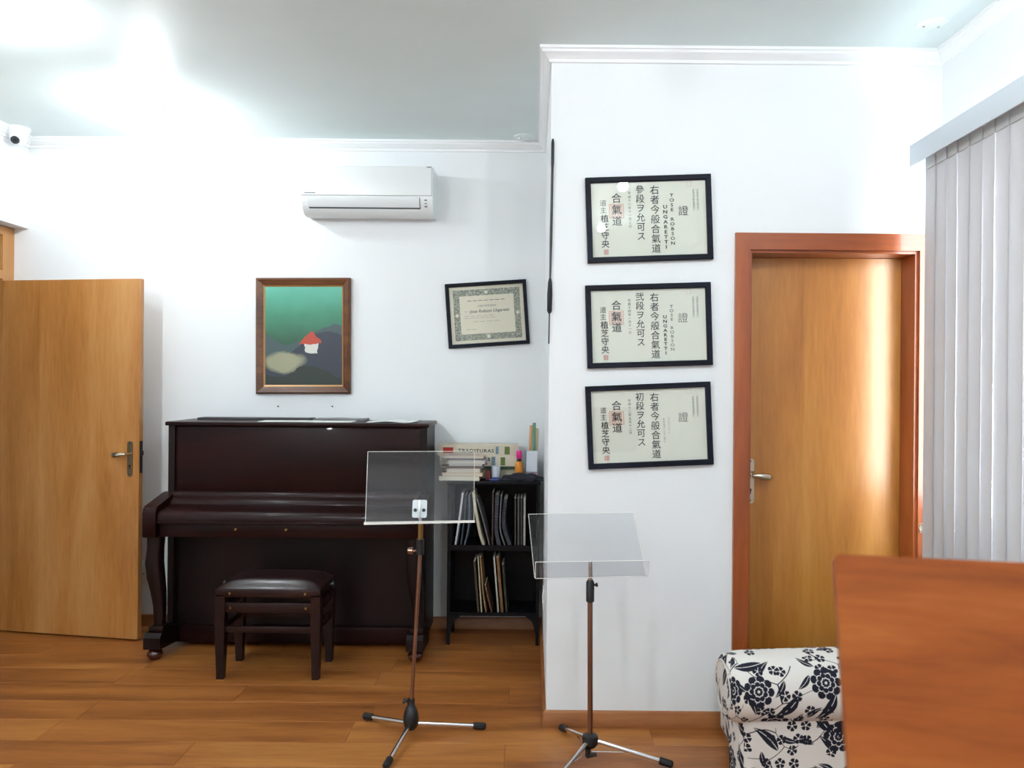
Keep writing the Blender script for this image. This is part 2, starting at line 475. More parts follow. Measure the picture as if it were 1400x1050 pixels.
# right wall with the window opening
WY0, WY1, WZ0, WZ1 = 0.55, 3.25, 0.90, 2.40
b = NB(); box(b, XR, XR + T, YF, WY0, -0.1, H); box(b, XR, XR + T, WY1, YB, -0.1, H); box(b, XR, XR + T, WY0, WY1, -0.1, WZ0); box(b, XR, XR + T, WY0, WY1, WZ1, H)
struct('wall_right', b, WALL)
# left wall with the doorway beside the corner
b = NB(); box(b, XL - T, XL, YF, 3.60, -0.1, H); box(b, XL - T, XL, 3.60, YA, 2.42, H)
struct('wall_left', b, WALL)
struct('wall_front', bx(-4.6, XR + T, YF - T, YF, -0.1, H), WALL)
b = NB(); box(b, -4.6, -4.5, YF, YA, -0.1, H)
struct('wall_hall', b, WALL)
struct('wall_hall_end', bx(-4.5, XL - T, 2.2, 2.3, -0.1, H), WALL)

def moulding(names, path, prof, m, kind_names=True):
    """profile (out, z) swept along a polyline in plan with mitred corners, one object per leg; out is to the right of travel"""
    n = len(path); nor = []
    for i in range(n - 1):
        d = (Vector(path[i + 1]) - Vector(path[i])).normalized(); nor.append(Vector((d.y, -d.x)))
    cols = []
    for i in range(n):
        if i == 0: q = nor[0]
        elif i == n - 1: q = nor[-1]
        else: q = (nor[i - 1] + nor[i]) / (1 + nor[i - 1].dot(nor[i]))
        cols.append([(path[i][0] + q.x * o, path[i][1] + q.y * o, z) for o, z in prof])
    for i in range(n - 1):
        if names[i] is None: continue
        b = NB(); a = [b.verts.new(p) for p in cols[i]]; c = [b.verts.new(p) for p in cols[i + 1]]; k = len(prof)
        for j in range(k): b.faces.new((a[j], c[j], c[(j + 1) % k], a[(j + 1) % k]))
        b.faces.new(a); b.faces.new(c[::-1])
        struct(names[i], b, m, 40)
corn = [(0, H), (0.052, H), (0.052, H - 0.012), (0.044, H - 0.014), (0.040, H - 0.024), (0.028, H - 0.030), (0.020, H - 0.042), (0.012, H - 0.046), (0.010, H - 0.058), (0, H - 0.060)]
moulding(['trim_1', 'trim_2', 'trim_3', 'trim_4', 'trim_5'], [(XL, YF), (XL, YA), (XP, YA), (XP, YB), (XR, YB), (XR, YF)], corn, CORN)
skirt = [(0, 0), (0.016, 0), (0.016, 0.034), (0.013, 0.040), (0.013, 0.058), (0.008, 0.068), (0, 0.070)]
moulding(['baseboard_back', 'baseboard_return', 'baseboard_right_back'], [(-3.17, YA), (XP, YA), (XP, YB), (DX0 - 0.057, YB)], skirt, SKIRT)
moulding(['baseboard_right'], [(XR, YB), (XR, YF)], skirt, SKIRT)
moulding(['baseboard_left'], [(XL, YF), (XL, 3.58)], skirt, SKIRT)

# ---- closed door in the near wall
d2 = bx(DX0 + 0.022, DX1 - 0.022, YB + 0.125, YB + 0.16, 0.006, DZ - 0.022)
dr = obj('door_2', d2, DOORR, None, 0); dr['kind'] = 'structure'; recenter(dr, (DX0 + 0.03, YB + 0.125, 0.0))
dr['label'] = 'closed honey-brown wooden door in the near wall'
def handle(parent, c, side, plate_m, lever_m, s=1.0):
    """escutcheon plate with a stubby lever on a door face looking to -Y; c is the spindle point on the face"""
    x, y, z = c
    b = NB(); prism(b, roundrect(0.034 * s, 0.205 * s, 0.015 * s, 5, x, z - 0.028), y - 0.004, y, 'Y')
    pl = obj('handle_plate', b, plate_m, parent)
    b = NB(); tube(b, [(x, y - 0.004, z), (x, y - 0.045, z)], 0.009, 12)
    p = [(x, y - 0.045, z), (x + side * 0.02, y - 0.050, z + 0.001), (x + side * 0.045, y - 0.050, z - 0.002), (x + side * 0.072, y - 0.048, z - 0.004), (x + side * 0.084, y - 0.047, z - 0.004)]
    tube(b, p, [0.009, 0.012, 0.0165, 0.0155, 0.006], 14)
    obj('lever', b, lever_m, pl, 60)
    b = NB(); tube(b, [(x, y - 0.0055, z - 0.068), (x, y - 0.0035, z - 0.068)], 0.006, 10); box(b, x - 0.003, x + 0.003, y - 0.0055, y - 0.0035, z - 0.086, z - 0.068)
    obj('keyhole', b, BLACKP, pl)
    for zz in (z + 0.062, z - 0.116):
        obj('screw', lathe(NB(), [(0.0, -0.0066), (0.003, -0.006), (0.004, -0.0035)], (x, y, zz), 10, 'Y'), BLACKP, pl)
hp = P(1024.5, 652, YB + 0.125)
handle(dr, (DX0 + 0.055, YB + 0.125, hp.z + 0.01), 1, SATIN, SATIN)
# frame lining and casing
b = NB(); box(b, DX0, DX0 + 0.020, YB, YB + 0.2, 0, DZ); box(b, DX1 - 0.020, DX1, YB, YB + 0.2, 0, DZ)
fr = obj('trim_6', b, CASING, None, 0); fr['kind'] = 'structure'; fr['label'] = 'reddish wooden door frame lining and casing'
obj('head_lining', bx(DX0 + 0.020, DX1 - 0.020, YB, YB + 0.2, DZ - 0.020, DZ), CASINGX, fr, 0)
b = NB(); box(b, DX0 + 0.020, DX0 + 0.040, YB + 0.162, YB + 0.178, 0, DZ - 0.020); box(b, DX1 - 0.040, DX1 - 0.020, YB + 0.162, YB + 0.178, 0, DZ - 0.020); box(b, DX0 + 0.040, DX1 - 0.040, YB + 0.162, YB + 0.178, DZ - 0.04, DZ - 0.020)
obj('added_light_stop', b, CASING, fr, 0)  # unseen strips added behind the leaf to block light leaking past it
def casing_leg(x0, x1, mx0, mx1, ztop, zin):
    bq = NB(); prism(bq, [(x0, 0), (x1, 0), (x1, mx1), (x0, mx0)], YB - 0.018, YB, 'Y'); return bq
CW = 0.065
obj('casing', casing_leg(DX0 - CW + 0.008, DX0 + 0.008, DZ + CW, DZ - 0.008, 0, 0), CASING, fr, 0)
obj('casing', casing_leg(DX1 - 0.008, DX1 + CW - 0.008, DZ - 0.008, DZ + CW, 0, 0), CASING, fr, 0)
b = NB(); prism(b, [(DX0 - CW + 0.008, DZ + CW), (DX1 + CW - 0.008, DZ + CW), (DX1 - 0.008, DZ - 0.008), (DX0 + 0.008, DZ - 0.008)], YB - 0.018, YB, 'Y')
obj('casing', b, CASINGX, fr, 0)

# ---- open door at the left, hinged on the left wall
hin, fre = P(-3, 865, 4.565), P(192.5, 877.5, 4.415)
dv = Vector((fre.x - hin.x, fre.y - hin.y, 0)); ln = dv.length - 0.022; ang = math.atan2(dv.y, dv.x)
dl = bpy.data.objects.new('door_1', None); C.objects.link(dl); dl['kind'] = 'structure'; dl['label'] = 'open plain honey-brown wooden door with lever handle'
dl.location = (hin.x, hin.y, 0); dl.rotation_euler = (0, 0, ang)
obj('leaf', bx(0, ln, 0, 0.035, 0.008, 2.085, bev=0.002, seg=1), DOORL, dl, 0, world=False)
def lh(parent):
    c = (ln - 0.055, 0.0, 1.075)
    x, y, z = c; side = -1
    b = NB(); prism(b, roundrect(0.034, 0.205, 0.015, 5, x, z - 0.028), y - 0.004, y, 'Y'); pl = obj('handle_plate', b, AGED, parent, world=False)
    b = NB(); tube(b, [(x, y - 0.004, z), (x, y - 0.045, z)], 0.009, 12)
    tube(b, [(x, y - 0.045, z), (x - 0.02, y - 0.050, z + 0.001), (x - 0.045, y - 0.050, z - 0.002), (x - 0.072, y - 0.048, z - 0.004), (x - 0.084, y - 0.047, z - 0.004)], [0.009, 0.012, 0.0165, 0.0155, 0.006], 14)
    obj('lever', b, SATIN, pl, 60, world=False)
    b = NB(); tube(b, [(x, y - 0.0055, z - 0.068), (x, y - 0.0035, z - 0.068)], 0.006, 10); box(b, x - 0.003, x + 0.003, y - 0.0055, y - 0.0035, z - 0.086, z - 0.068)
    obj('keyhole', b, BLACKP, pl, world=False)
    for zz in (z + 0.062, z - 0.116):
        obj('screw', lathe(NB(), [(0.0, -0.0066), (0.003, -0.006), (0.004, -0.0035)], (x, y, zz), 10, 'Y'), BLACKP, pl, world=False)
    b = NB(); box(b, ln - 0.001, ln + 0.002, 0.006, 0.029, 0.965, 1.15); box(b, ln, ln + 0.013, 0.010, 0.025, 1.065, 1.095, bev=0.004)
    obj('latch', b, BLACKP, parent, world=False)
lh(dl)
# door frame and transom light in the left wall
fX0, fX1 = XL - T, XL - T + 0.065
b = NB(); box(b, fX0, fX1, 4.60, YA, 0, 2.415); box(b, fX0, fX1, 3.60, 3.66, 0, 2.415)
lf = obj('window_1', b, DOORL, None, 0); lf['kind'] = 'structure'; lf['label'] = 'wooden door frame with a glazed transom in the left wall'
obj('frame_head', bx(fX0, fX1, 3.66, 4.60, 2.365, 2.415), DOORL, lf, 0)
obj('transom_rail', bx(fX0, fX1, 3.66, 4.60, 2.10, 2.15), DOORL, lf, 0)
obj('pane', bx(fX0 + 0.03, fX0 + 0.036, 3.66, 4.60, 2.15, 2.365), WGLASS, lf, 0)

# ---- window in the right wall
b = NB(); xw = XR + 0.05
for (ya, yb, za, zb) in ((WY0, WY1, WZ0, WZ0 + 0.045), (WY0, WY1, WZ1 - 0.045, WZ1), (WY0, WY0 + 0.045, WZ0 + 0.045, WZ1 - 0.045), (WY1 - 0.045, WY1, WZ0 + 0.045, WZ1 - 0.045)):
    box(b, xw, xw + 0.06, ya, yb, za, zb)
wn = obj('window_2', b, ALU, None, 0); wn['kind'] = 'structure'; wn['label'] = 'sliding aluminium window behind the vertical blind'
step = (WY1 - WY0 - 0.09) / 4
for i in range(4):
    ya = WY0 + 0.045 + i * step
    q = NB(); s_ = 0.03
    for (a, c_, za, zb) in ((ya, ya + s_, WZ0 + 0.045, WZ1 - 0.045), (ya + step - s_, ya + step, WZ0 + 0.045, WZ1 - 0.045), (ya + s_, ya + step - s_, WZ0 + 0.045, WZ0 + 0.045 + s_), (ya + s_, ya + step - s_, WZ1 - 0.045 - s_, WZ1 - 0.045)):
        box(q, xw + 0.015, xw + 0.04, a, c_, za, zb)
    sa = obj('sash', q, ALU, wn, 0)
    obj('pane', bx(xw + 0.025, xw + 0.03, ya + s_, ya + step - s_, WZ0 + 0.045 + s_, WZ1 - 0.045 - s_), WGLASS, sa, 0)
obj('window_sill', bx(XR - 0.02, XR + 0.05, WY0, WY1, WZ0 - 0.02, WZ0), ALU, wn, 0)

# ------------------------------------------------------------------ ceiling lamps
def lamp(x, y, label, m=LAMPM, q=1.0):
    t = thing('ceiling_lamp', label, 'lamp', (x, y, H), 'round ceiling lamps')
    obj('base', lathe(NB(), [(0, 0), (0.075, 0), (0.075, -0.018), (0.06, -0.03), (0.028, -0.034), (0.028, -0.05), (0, -0.05)], n=28), WHITEP, t, world=False)
    obj('bulb', lathe(NB(), [(a_ * q, -0.05 - (b_ - 0.05) * q) for a_, b_ in ((0.026, 0.05), (0.030, 0.062), (0.048, 0.085), (0.058, 0.112), (0.056, 0.138), (0.040, 0.160), (0.018, 0.170), (0, 0.172))], n=24), m, t, 60, world=False)
    return t
lamp(-2.07, 4.12, 'lit white bulb lamp on the ceiling above the open door', LAMPL)
lamp(-2.16, 2.95, 'lit white bulb lamp on the ceiling, forward of the one by the piano wall', LAMPL)
lamp(0.62, 1.36, 'lit white bulb lamp on the ceiling over the middle of the room', LAMPS, 0.62)
lamp(0.60, -0.10, 'lit white bulb lamp on the ceiling behind the one over mid-room', LAMPS, 0.62)
lamp(-2.1, 0.6, 'added out-of-view bulb lamp on the ceiling by the left wall, mid-room')  # out-of-view lamp added for general room light
lamp(-2.1, -1.2, 'added out-of-view bulb lamp on the ceiling in the far left corner area')  # second added lamp, behind the camera, also for general light

# unlit round cover plates on the ceiling
for (px_, py_, lab) in ((717, 187, 'small white round cover plate on the ceiling by the wall corner'), (1273, 33, 'small white round cover plate on the ceiling by the blind')):
    dd = (H - EYE) * F / (CY + (px_ - CX) * ROLL - py_)
    p = P(px_, py_, dd)
    t = thing('ceiling_cover_plate', lab, 'cover plate', (p.x, p.y, H))
    obj('disc', lathe(NB(), [(0, 0), (0.062, 0), (0.062, -0.004), (0.05, -0.009), (0, -0.010)], n=28), CEIL, t, world=False)
    for s_ in (-1, 1):
        obj('screw', lathe(NB(), [(0.006, -0.0085), (0.005, -0.0125), (0, -0.0125)], (s_ * 0.03, 0, 0), 10), SATIN, t, world=False)

# ------------------------------------------------------------------ upright piano
PY = 4.665                          # back of the piano
px0, px1 = -2.045, -0.59            # case sides
PF, PK = 4.325, 4.10                # front of upper case, front of keybed
pn = thing('upright_piano', 'polished dark mahogany upright piano standing against the back wall', 'piano', ((px0 + px1) / 2, (PY + PK) / 2, 0))
ZT = P(400, 578.5, PF).z + 0.004
for s_, xa in ((0, px0), (1, px1 - 0.035)):
    b = NB(); prism(b, [(PY, 0.05), (PY, ZT - 0.022), (PF, ZT - 0.022), (PF, 0.80), (PF + 0.0, 0.05)], xa, xa + 0.035, 'X')
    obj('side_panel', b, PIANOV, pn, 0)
obj('lid', bx(px0 - 0.012, px1 + 0.012, PF - 0.02, PY + 0.01, ZT - 0.022, ZT, bev=0.005), PIANO, pn)
b = NB(); box(b, px0 + 0.036, px1 - 0.036, PF + 0.012, PF + 0.035, 0.86, ZT - 0.023, bev=0.002); 
obj('upper_panel', b, PIANO, pn)
obj('back_board', bx(px0 + 0.036, px1 - 0.036, PY - 0.03, PY - 0.004, 0.05, ZT - 0.024), PIANOV, pn)
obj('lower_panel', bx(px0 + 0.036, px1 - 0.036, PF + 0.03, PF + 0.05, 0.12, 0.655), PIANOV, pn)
obj('plinth', bx(px0 + 0.036, px1 - 0.036, PF + 0.0, PF + 0.05, 0.03, 0.118, bev=0.003), PIANO, pn)
# fallboard: rounded ledge at the foot of the panel, then the closed key lid
b = NB()
prof = [(PF + 0.03, 0.885), (PF - 0.005, 0.882), (PF - 0.022, 0.875), (PF - 0.030, 0.862), (PF - 0.030, 0.848), (PF - 0.045, 0.840), (PF - 0.060, 0.828), (PF - 0.064, 0.815), (PF + 0.03, 0.80)]
prism(b, prof, px0 + 0.036, px1 - 0.036, 'X')
obj('fallboard', b, PIANO, pn, 50)
b = NB()
prof = [(PF + 0.03, 0.818), (PF - 0.06, 0.815), (PK + 0.045, 0.800), (PK + 0.022, 0.790), (PK + 0.012, 0.775), (PK + 0.012, 0.748), (PF + 0.03, 0.748)]
prism(b, prof, px0 + 0.046, px1 - 0.046, 'X')
obj('key_lid', b, PIANO, pn, 50)
b = NB(); box(b, px0 + 0.046, px1 - 0.046, PK + 0.004, PF + 0.03, 0.735, 0.747, bev=0.003); box(b, px0 + 0.046, px1 - 0.046, PK + 0.03, PF + 0.03, 0.66, 0.735, bev=0.003)
obj('key_bed', b, PIANO, pn)
for (xk,) in ((px0 + 0.46,), (px0 + 0.73,)):
    obj('lid_knob', lathe(NB(), [(0.004, 0.0), (0.005, -0.006), (0.007, -0.012), (0, -0.014)], (xk, PK + 0.03, 0.705), 12, 'Y'), BRASS, pn)
for s_, xc in ((-1, px0 - 0.028), (1, px1 - 0.042)):
    b = NB()
    prof = [(PF + 0.04, 0.66), (PF + 0.04, 0.872), (PF + 0.0, 0.872), (PK + 0.06, 0.835), (PK + 0.02, 0.826), (PK + 0.002, 0.812), (PK - 0.004, 0.79), (PK - 0.004, 0.67), (PK + 0.004, 0.66)]
    prism(b, prof, xc, xc + 0.07, 'X')
    obj('arm', b, PIANO, pn, 50)
    # cabriole leg
    xm = xc + (0.045 if s_ < 0 else 0.005)
    b = NB(); yq = PK + 0.06
    sec = [(0.66, 0.046, 0.000), (0.60, 0.043, -0.002), (0.52, 0.047, -0.006), (0.44, 0.046, 0.000), (0.36, 0.040, 0.010), (0.28, 0.034, 0.016), (0.20, 0.031, 0.017), (0.17, 0.031, 0.016)]
    rings = []
    for z, hw, dx in sec:
        cx_ = xm + dx * 1.0; dyy = dx * 0.8
        rings.append([b.verts.new((cx_ + ax * hw * 0.8, yq + dyy + ay * hw * 0.8, z)) for ax, ay in ((-1, -.8), (-.8, -1), (.8, -1), (1, -.8), (1, .8), (.8, 1), (-.8, 1), (-1, .8))])
    for i in range(len(rings) - 1):
        for j in range(8): b.faces.new((rings[i][j], rings[i + 1][j], rings[i + 1][(j + 1) % 8], rings[i][(j + 1) % 8]))
    b.faces.new(rings[0]); b.faces.new(rings[-1][::-1])
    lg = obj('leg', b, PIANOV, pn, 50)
    obj('leg_collar', bx(xm - 0.022, xm + 0.052, yq - 0.035, yq + 0.055, 0.15, 0.178, bev=0.004), PIANOV, lg)
    # toe block reaching back to the case
    b = NB(); prism(b, [(yq - 0.065, 0.065), (yq - 0.065, 0.125), (yq - 0.045, 0.148), (yq + 0.07, 0.150), (PF + 0.02, 0.125), (PF + 0.02, 0.04)], xm - 0.035, xm + 0.055, 'X')
    tb = obj('toe_block', b, PIANOV, pn, 0)
    b = NB(); lathe(b, [(0, -0.065), (0.02, -0.065), (0.03, -0.058), (0.041, -0.04), (0.041, -0.028), (0.03, -0.012), (0.016, -0.004), (0.016, 0.002)], (xm + 0.008, yq - 0.02, 0.065), 18)
    obj('castor', b, mat('castor_wood', (58, 18, 16), 0.15, coat=0.6), tb, 60)

# things lying on the piano lid
def flat_sheet(name, label, cat, x0, x1, y0, y1, z, th, m, lift=0.0, group=None):
    b = NB(); n = 8; top = []; bot = []
    for i in range(n + 1):
        f = i / n; x = x0 + (x1 - x0) * f; zz = z + lift * (math.sin(math.pi * f * 1.3) ** 2) * (0.4 + 0.6 * f)
        top.append([b.verts.new((x, yy, zz + th)) for yy in (y0, y1)]); bot.append([b.verts.new((x, yy, zz)) for yy in (y0, y1)])
    for i in range(n):
        b.faces.new((top[i][0], top[i + 1][0], top[i + 1][1], top[i][1])); b.faces.new((bot[i][0], bot[i][1], bot[i + 1][1], bot[i + 1][0]))
        b.faces.new((top[i][0], bot[i][0], bot[i + 1][0], top[i + 1][0])); b.faces.new((top[i][1], top[i + 1][1], bot[i + 1][1], bot[i][1]))
    b.faces.new((top[0][0], top[0][1], bot[0][1], bot[0][0])); b.faces.new((top[n][0], bot[n][0], bot[n][1], top[n][1]))
    o = obj(name, b, m); recenter(o, ((x0 + x1) / 2, (y0 + y1) / 2, z)); tag(o, label, cat, group); return o
MUS = mat('sheet_music_paper', (222, 224, 220), 0.8); DKC = mat('dark_folder_card', (44, 42, 44), 0.5); GRC = mat('grey_cover', (120, 122, 124), 0.6)
flat_sheet('folder', 'flat dark folder lying along the piano lid', 'folder', -1.96, -1.30, 4.50, 4.62, ZT, 0.014, DKC)
flat_sheet('sheet_music', 'white sheet music lying on the piano lid under the painting', 'sheet music', -1.55, -1.02, 4.34, 4.47, ZT, 0.004, MUS, 0.002)
flat_sheet('sheet_music', 'grey-covered booklet lying on the middle of the piano lid', 'booklet', -1.28, -0.98, 4.49, 4.63, ZT, 0.012, GRC, 0.004)
flat_sheet('sheet_music', 'open white booklet with curling pages at the right end of the lid', 'booklet', -0.94, -0.66, 4.36, 4.56, ZT, 0.004, MUS, 0.012)

# ------------------------------------------------------------------ piano bench
b0, b1 = P(294, 930, 3.87).x, P(437.5, 930, 3.87).x
by0, by1 = 3.86, 4.16
bench = thing('piano_bench', 'dark brown wooden piano bench with padded leather seat before the piano', 'bench', ((b0 + b1) / 2, (by0 + by1) / 2, 0))
for x in (b0, b1 - 0.048):
    for y in (by0, by1 - 0.048):
        b = NB(); pts = [(0.425, 1.0), (0.24, 1.0), (0.0, 0.72)]; rg = []
        for z, sc in pts:
            h = 0.024 * sc; rg.append([b.verts.new((x + 0.024 + ax * h, y + 0.024 + ay * h, z)) for ax, ay in ((-1, -1), (1, -1), (1, 1), (-1, 1))])
        for i in range(2):
            for j in range(4): b.faces.new((rg[i][j], rg[i + 1][j], rg[i + 1][(j + 1) % 4], rg[i][(j + 1) % 4]))
        b.faces.new(rg[0]); b.faces.new(rg[2][::-1])
        obj('leg', b, BENCHW, bench, 0)
for y in (by0 + 0.008, by1 - 0.036):
    obj('rail', bx(b0 + 0.048, b1 - 0.048, y, y + 0.026, 0.335, 0.385, bev=0.003), BENCHW, bench)
    obj('stretcher', bx(b0 + 0.048, b1 - 0.048, y, y + 0.024, 0.235, 0.265, bev=0.003), BENCHW, bench)
for x in (b0 + 0.008, b1 - 0.036):
    obj('rail', bx(x, x + 0.026, by0 + 0.048, by1 - 0.048, 0.335, 0.385, bev=0.003), BENCHW, bench)
    obj('stretcher', bx(x, x + 0.024, by0 + 0.048, by1 - 0.048, 0.235, 0.265, bev=0.003), BENCHW, bench)
obj('seat_frame', bx(b0, b1, by0, by1, 0.415, 0.455, bev=0.004), BENCHW, bench)
b = NB(); nx, ny = 14, 10; grid = []
for i in range(nx + 1):
    col = []
    for j in range(ny + 1):
        u, v = i / nx * 2 - 1, j / ny * 2 - 1
        hh = (1 - abs(u) ** 5) * (1 - abs(v) ** 5)
        col.append(b.verts.new(((b0 + b1) / 2 + u * ((b1 - b0) / 2 - 0.004 - 0.012 * hh), (by0 + by1) / 2 + v * ((by1 - by0) / 2 - 0.004), 0.456 + 0.045 * hh ** 0.6)))
    grid.append(col)
for i in range(nx):
    for j in range(ny): b.faces.new((grid[i][j], grid[i + 1][j], grid[i + 1][j + 1], grid[i][j + 1]))
obj('seat_cushion', b, LEATHER, bench, 60)
for s_, x in ((-1, b0), (1, b1)):
    kn = NB(); lathe(kn, [(0.006, 0), (0.006, s_ * 0.012), (0.017, s_ * 0.014), (0.019, s_ * 0.024), (0.012, s_ * 0.030), (0, s_ * 0.031)], (x, (by0 + by1) / 2 + 0.03, 0.436), 14, 'X')
    obj('height_knob', kn, BLACKP, bench)
for x in (b0 + 0.075, b1 - 0.075):
    obj('bolt', lathe(NB(), [(0.007, 0.0), (0.006, -0.004), (0, -0.005)], (x, by0, 0.434), 10, 'Y'), BRASS, bench)
    obj('bolt', lathe(NB(), [(0.007, 0.0), (0.006, -0.004), (0, -0.005)], (x, by0 + 0.008, 0.36), 10, 'Y'), BRASS, bench)

# ------------------------------------------------------------------ air conditioner
ax0, ax1 = P(412, 250, 4.5).x, P(591, 250, 4.5).x + 0.004
az0, az1 = P(500, 296, 4.58).z, P(500, 227, 4.5).z
ac = thing('air_conditioner', 'white wall-mounted split air conditioner high on the back wall', 'air conditioner', ((ax0 + ax1) / 2, YA, az0))
zs = az0 + (az1 - az0) * 0.36
b = NB()
prof = [(YA, az0 + 0.01), (YA, az1), (4.52, az1), (4.505, az1 - 0.008), (4.500, zs), (4.507, zs - 0.03), (4.53, az0 + 0.03), (4.56, az0 + 0.006), (4.60, az0)]
prism(b, prof, ax0, ax1, 'X'); obj('body', b, ACW, ac, 35)
obj('front_panel', bx(ax0 - 0.001, ax1 - 0.006, 4.490, 4.504, zs + 0.004, az1 - 0.002, bev=0.005, seg=3), ACW, ac)
b = NB(); prism(b, [(4.4995, zs - 0.004), (4.507, zs - 0.034), (4.527, az0 + 0.034), (4.535, az0 + 0.034), (4.52, zs - 0.004)], ax0 + 0.04, ax1 - 0.075, 'X')
obj('outlet_gap', b, ACG, ac, 0)
b = NB(); prism(b, [(4.492, zs - 0.006), (4.497, zs - 0.034), (4.515, az0 + 0.040), (4.520, az0 + 0.043), (4.503, zs - 0.030), (4.499, zs - 0.006)], ax0 + 0.043, ax1 - 0.079, 'X')
lv = obj('louver', b, ACL, ac, 35)
for i in range(3):
    obj('indicator', bx(ax1 - 0.05, ax1 - 0.035, 4.503 + i * 0.006, 4.53, zs - 0.022 - i * 0.017, zs - 0.014 - i * 0.017), GRC, ac, 0)
obj('nameplate', bx(ax0 + 0.02, ax0 + 0.085, 4.4885, 4.4905, zs + 0.014, zs + 0.020), GRC, ac, 0)
obj('panel_clip', bx(ax1 - 0.035, ax1 - 0.008, 4.487, 4.492, az1 - 0.009, az1 - 0.004), GRC, ac, 0)

# ------------------------------------------------------------------ framed pictures
def plane_at(c4, Yp):
    """centre, size and roll of a rectangle whose four corners (tl, tr, br, bl) are given in photo pixels, on the plane y = Yp"""
    q = [P(x, y, Yp) for x, y in c4]
    c = (q[0] + q[1] + q[2] + q[3]) / 4
    wd = ((q[1] - q[0]).length + (q[2] - q[3]).length) / 2; ht = ((q[0] - q[3]).length + (q[1] - q[2]).length) / 2
    d = (q[1] - q[0] + q[2] - q[3]); e = (q[0] - q[3] + q[1] - q[2])
    a1 = math.atan2(d.z, d.x); a2 = math.atan2(-e.x, e.z)
    return c, wd, ht, (a1 + a2) / 2

# oil painting
c, wd, ht, a = plane_at([(348, 378.5), (478, 380.5), (479.5, 539), (350.3, 538)], YA - 0.03)
t = thing('framed_painting', 'brown-framed painting in green and dark tones above the piano', 'painting', (c.x, YA, c.z), None, (0, -a, 0))
b = NB(); rect_frame(b, wd, ht, [(0, 0), (0, -0.024), (0.010, -0.034), (0.018, -0.030), (0.030, -0.026), (0.040, -0.020), (0.046, -0.016), (0.046, 0)])
obj('frame', b, PICF, t, 25, world=False)
b = NB(); rect_frame(b, wd - 0.09, ht - 0.09, [(0, -0.003), (0, -0.019), (0.009, -0.013), (0.009, -0.003)])
obj('inner_slip', b, GILT, t, 25, world=False)
obj('canvas', bx(-wd / 2 + 0.05, wd / 2 - 0.05, -0.012, -0.004, -ht / 2 + 0.05, ht / 2 - 0.05), painting('brushy_painting', wd - 0.1, ht - 0.1), t, 0, world=False)
for i, pxn in enumerate((381, 455)):
    p = P(pxn, 555.5, YA)
    n_ = obj('nail', lathe(NB(), [(0.0015, 0.0), (0.0015, -0.010), (0.005, -0.011), (0.004, -0.014), (0, -0.0145)], (p.x, YA, p.z), 10, 'Y'), BLACKP)
    recenter(n_, (p.x, YA, p.z)); tag(n_, 'small nail in the wall just under the painting', 'nail', 'nails under the painting')

FRP = [(0, 0), (0, -0.022), (0.003, -0.025), (0.020, -0.025), (0.0235, -0.021), (0.0235, 0)]
def cert(c4, Yw, label, paper, rail=1.0):
    c, wd, ht, a = plane_at(c4, Yw - 0.02)
    t = thing('framed_certificate', label, 'certificate', (c.x, Yw, c.z), None, (0, -a, 0))
    b = NB(); rect_frame(b, wd, ht, [(i * rail, y) for i, y in FRP]); obj('frame', b, BLKF, t, 25, world=False)
    k = 0.0235 * rail - 0.001
    obj('paper', bx(-wd / 2 + k, wd / 2 - k, -0.008, -0.002, -ht / 2 + k, ht / 2 - k), paper, t, 0, world=False)
    obj('glass', bx(-wd / 2 + k, wd / 2 - k, -0.0150, -0.0135, -ht / 2 + k, ht / 2 - k), GLASS, t, 0, world=False)
    W, Hh = wd - 2 * k, ht - 2 * k
    return t, (lambda u: -W / 2 + u * W), (lambda v: Hh / 2 - v * Hh), W, Hh
YI = -0.0088
def column(t, X, Z, Hh, chars, u, v0, v1, size, m=INK, bold=0.0, xs=1.0, name='inscription'):
    n = len(chars); pitch = (v1 - v0) * Hh / n; size = min(size, pitch * 0.97)
    return glyphs(name, '\n'.join(chars), size, X(u), YI, Z(v0), m, t, line=pitch / size, bold=bold, xs=xs)
def seal(t, X, Z, u0, u1, v0, v1, m, mark):
    b = NB(); W_ = X(u1) - X(u0)
    rect_frame(b, W_, Z(v0) - Z(v1), [(0, 0.0004), (0, -0.0002), (W_ * 0.07, -0.0002), (W_ * 0.07, 0.0004)])
    o = obj('red_seal', b, m, t, 0, world=False); o.location = ((X(u0) + X(u1)) / 2, -0.0083, (Z(v0) + Z(v1)) / 2)
    if mark:
        for i in range(2):
            for j in range(2):
                w_ = W_ * 0.36; h_ = (Z(v0) - Z(v1)) * 0.36
                b = NB(); cx_, cz_ = (i - 0.5) * W_ * 0.42, (j - 0.5) * (Z(v0) - Z(v1)) * 0.42
                for q in range(3):
                    zz = cz_ + (q - 1) * h_ * 0.36
                    box(b, cx_ - w_ / 2, cx_ + w_ / 2, -0.0002, 0.0004, zz - h_ * 0.09, zz + h_ * 0.09)
                for q in range(2):
                    xx = cx_ + (q - 0.5) * w_ * 0.5
                    box(b, xx - w_ * 0.07, xx + w_ * 0.07, -0.0002, 0.0004, cz_ - h_ / 2, cz_ + h_ / 2)
                obj('seal_mark', b, m, o, 0, world=False)

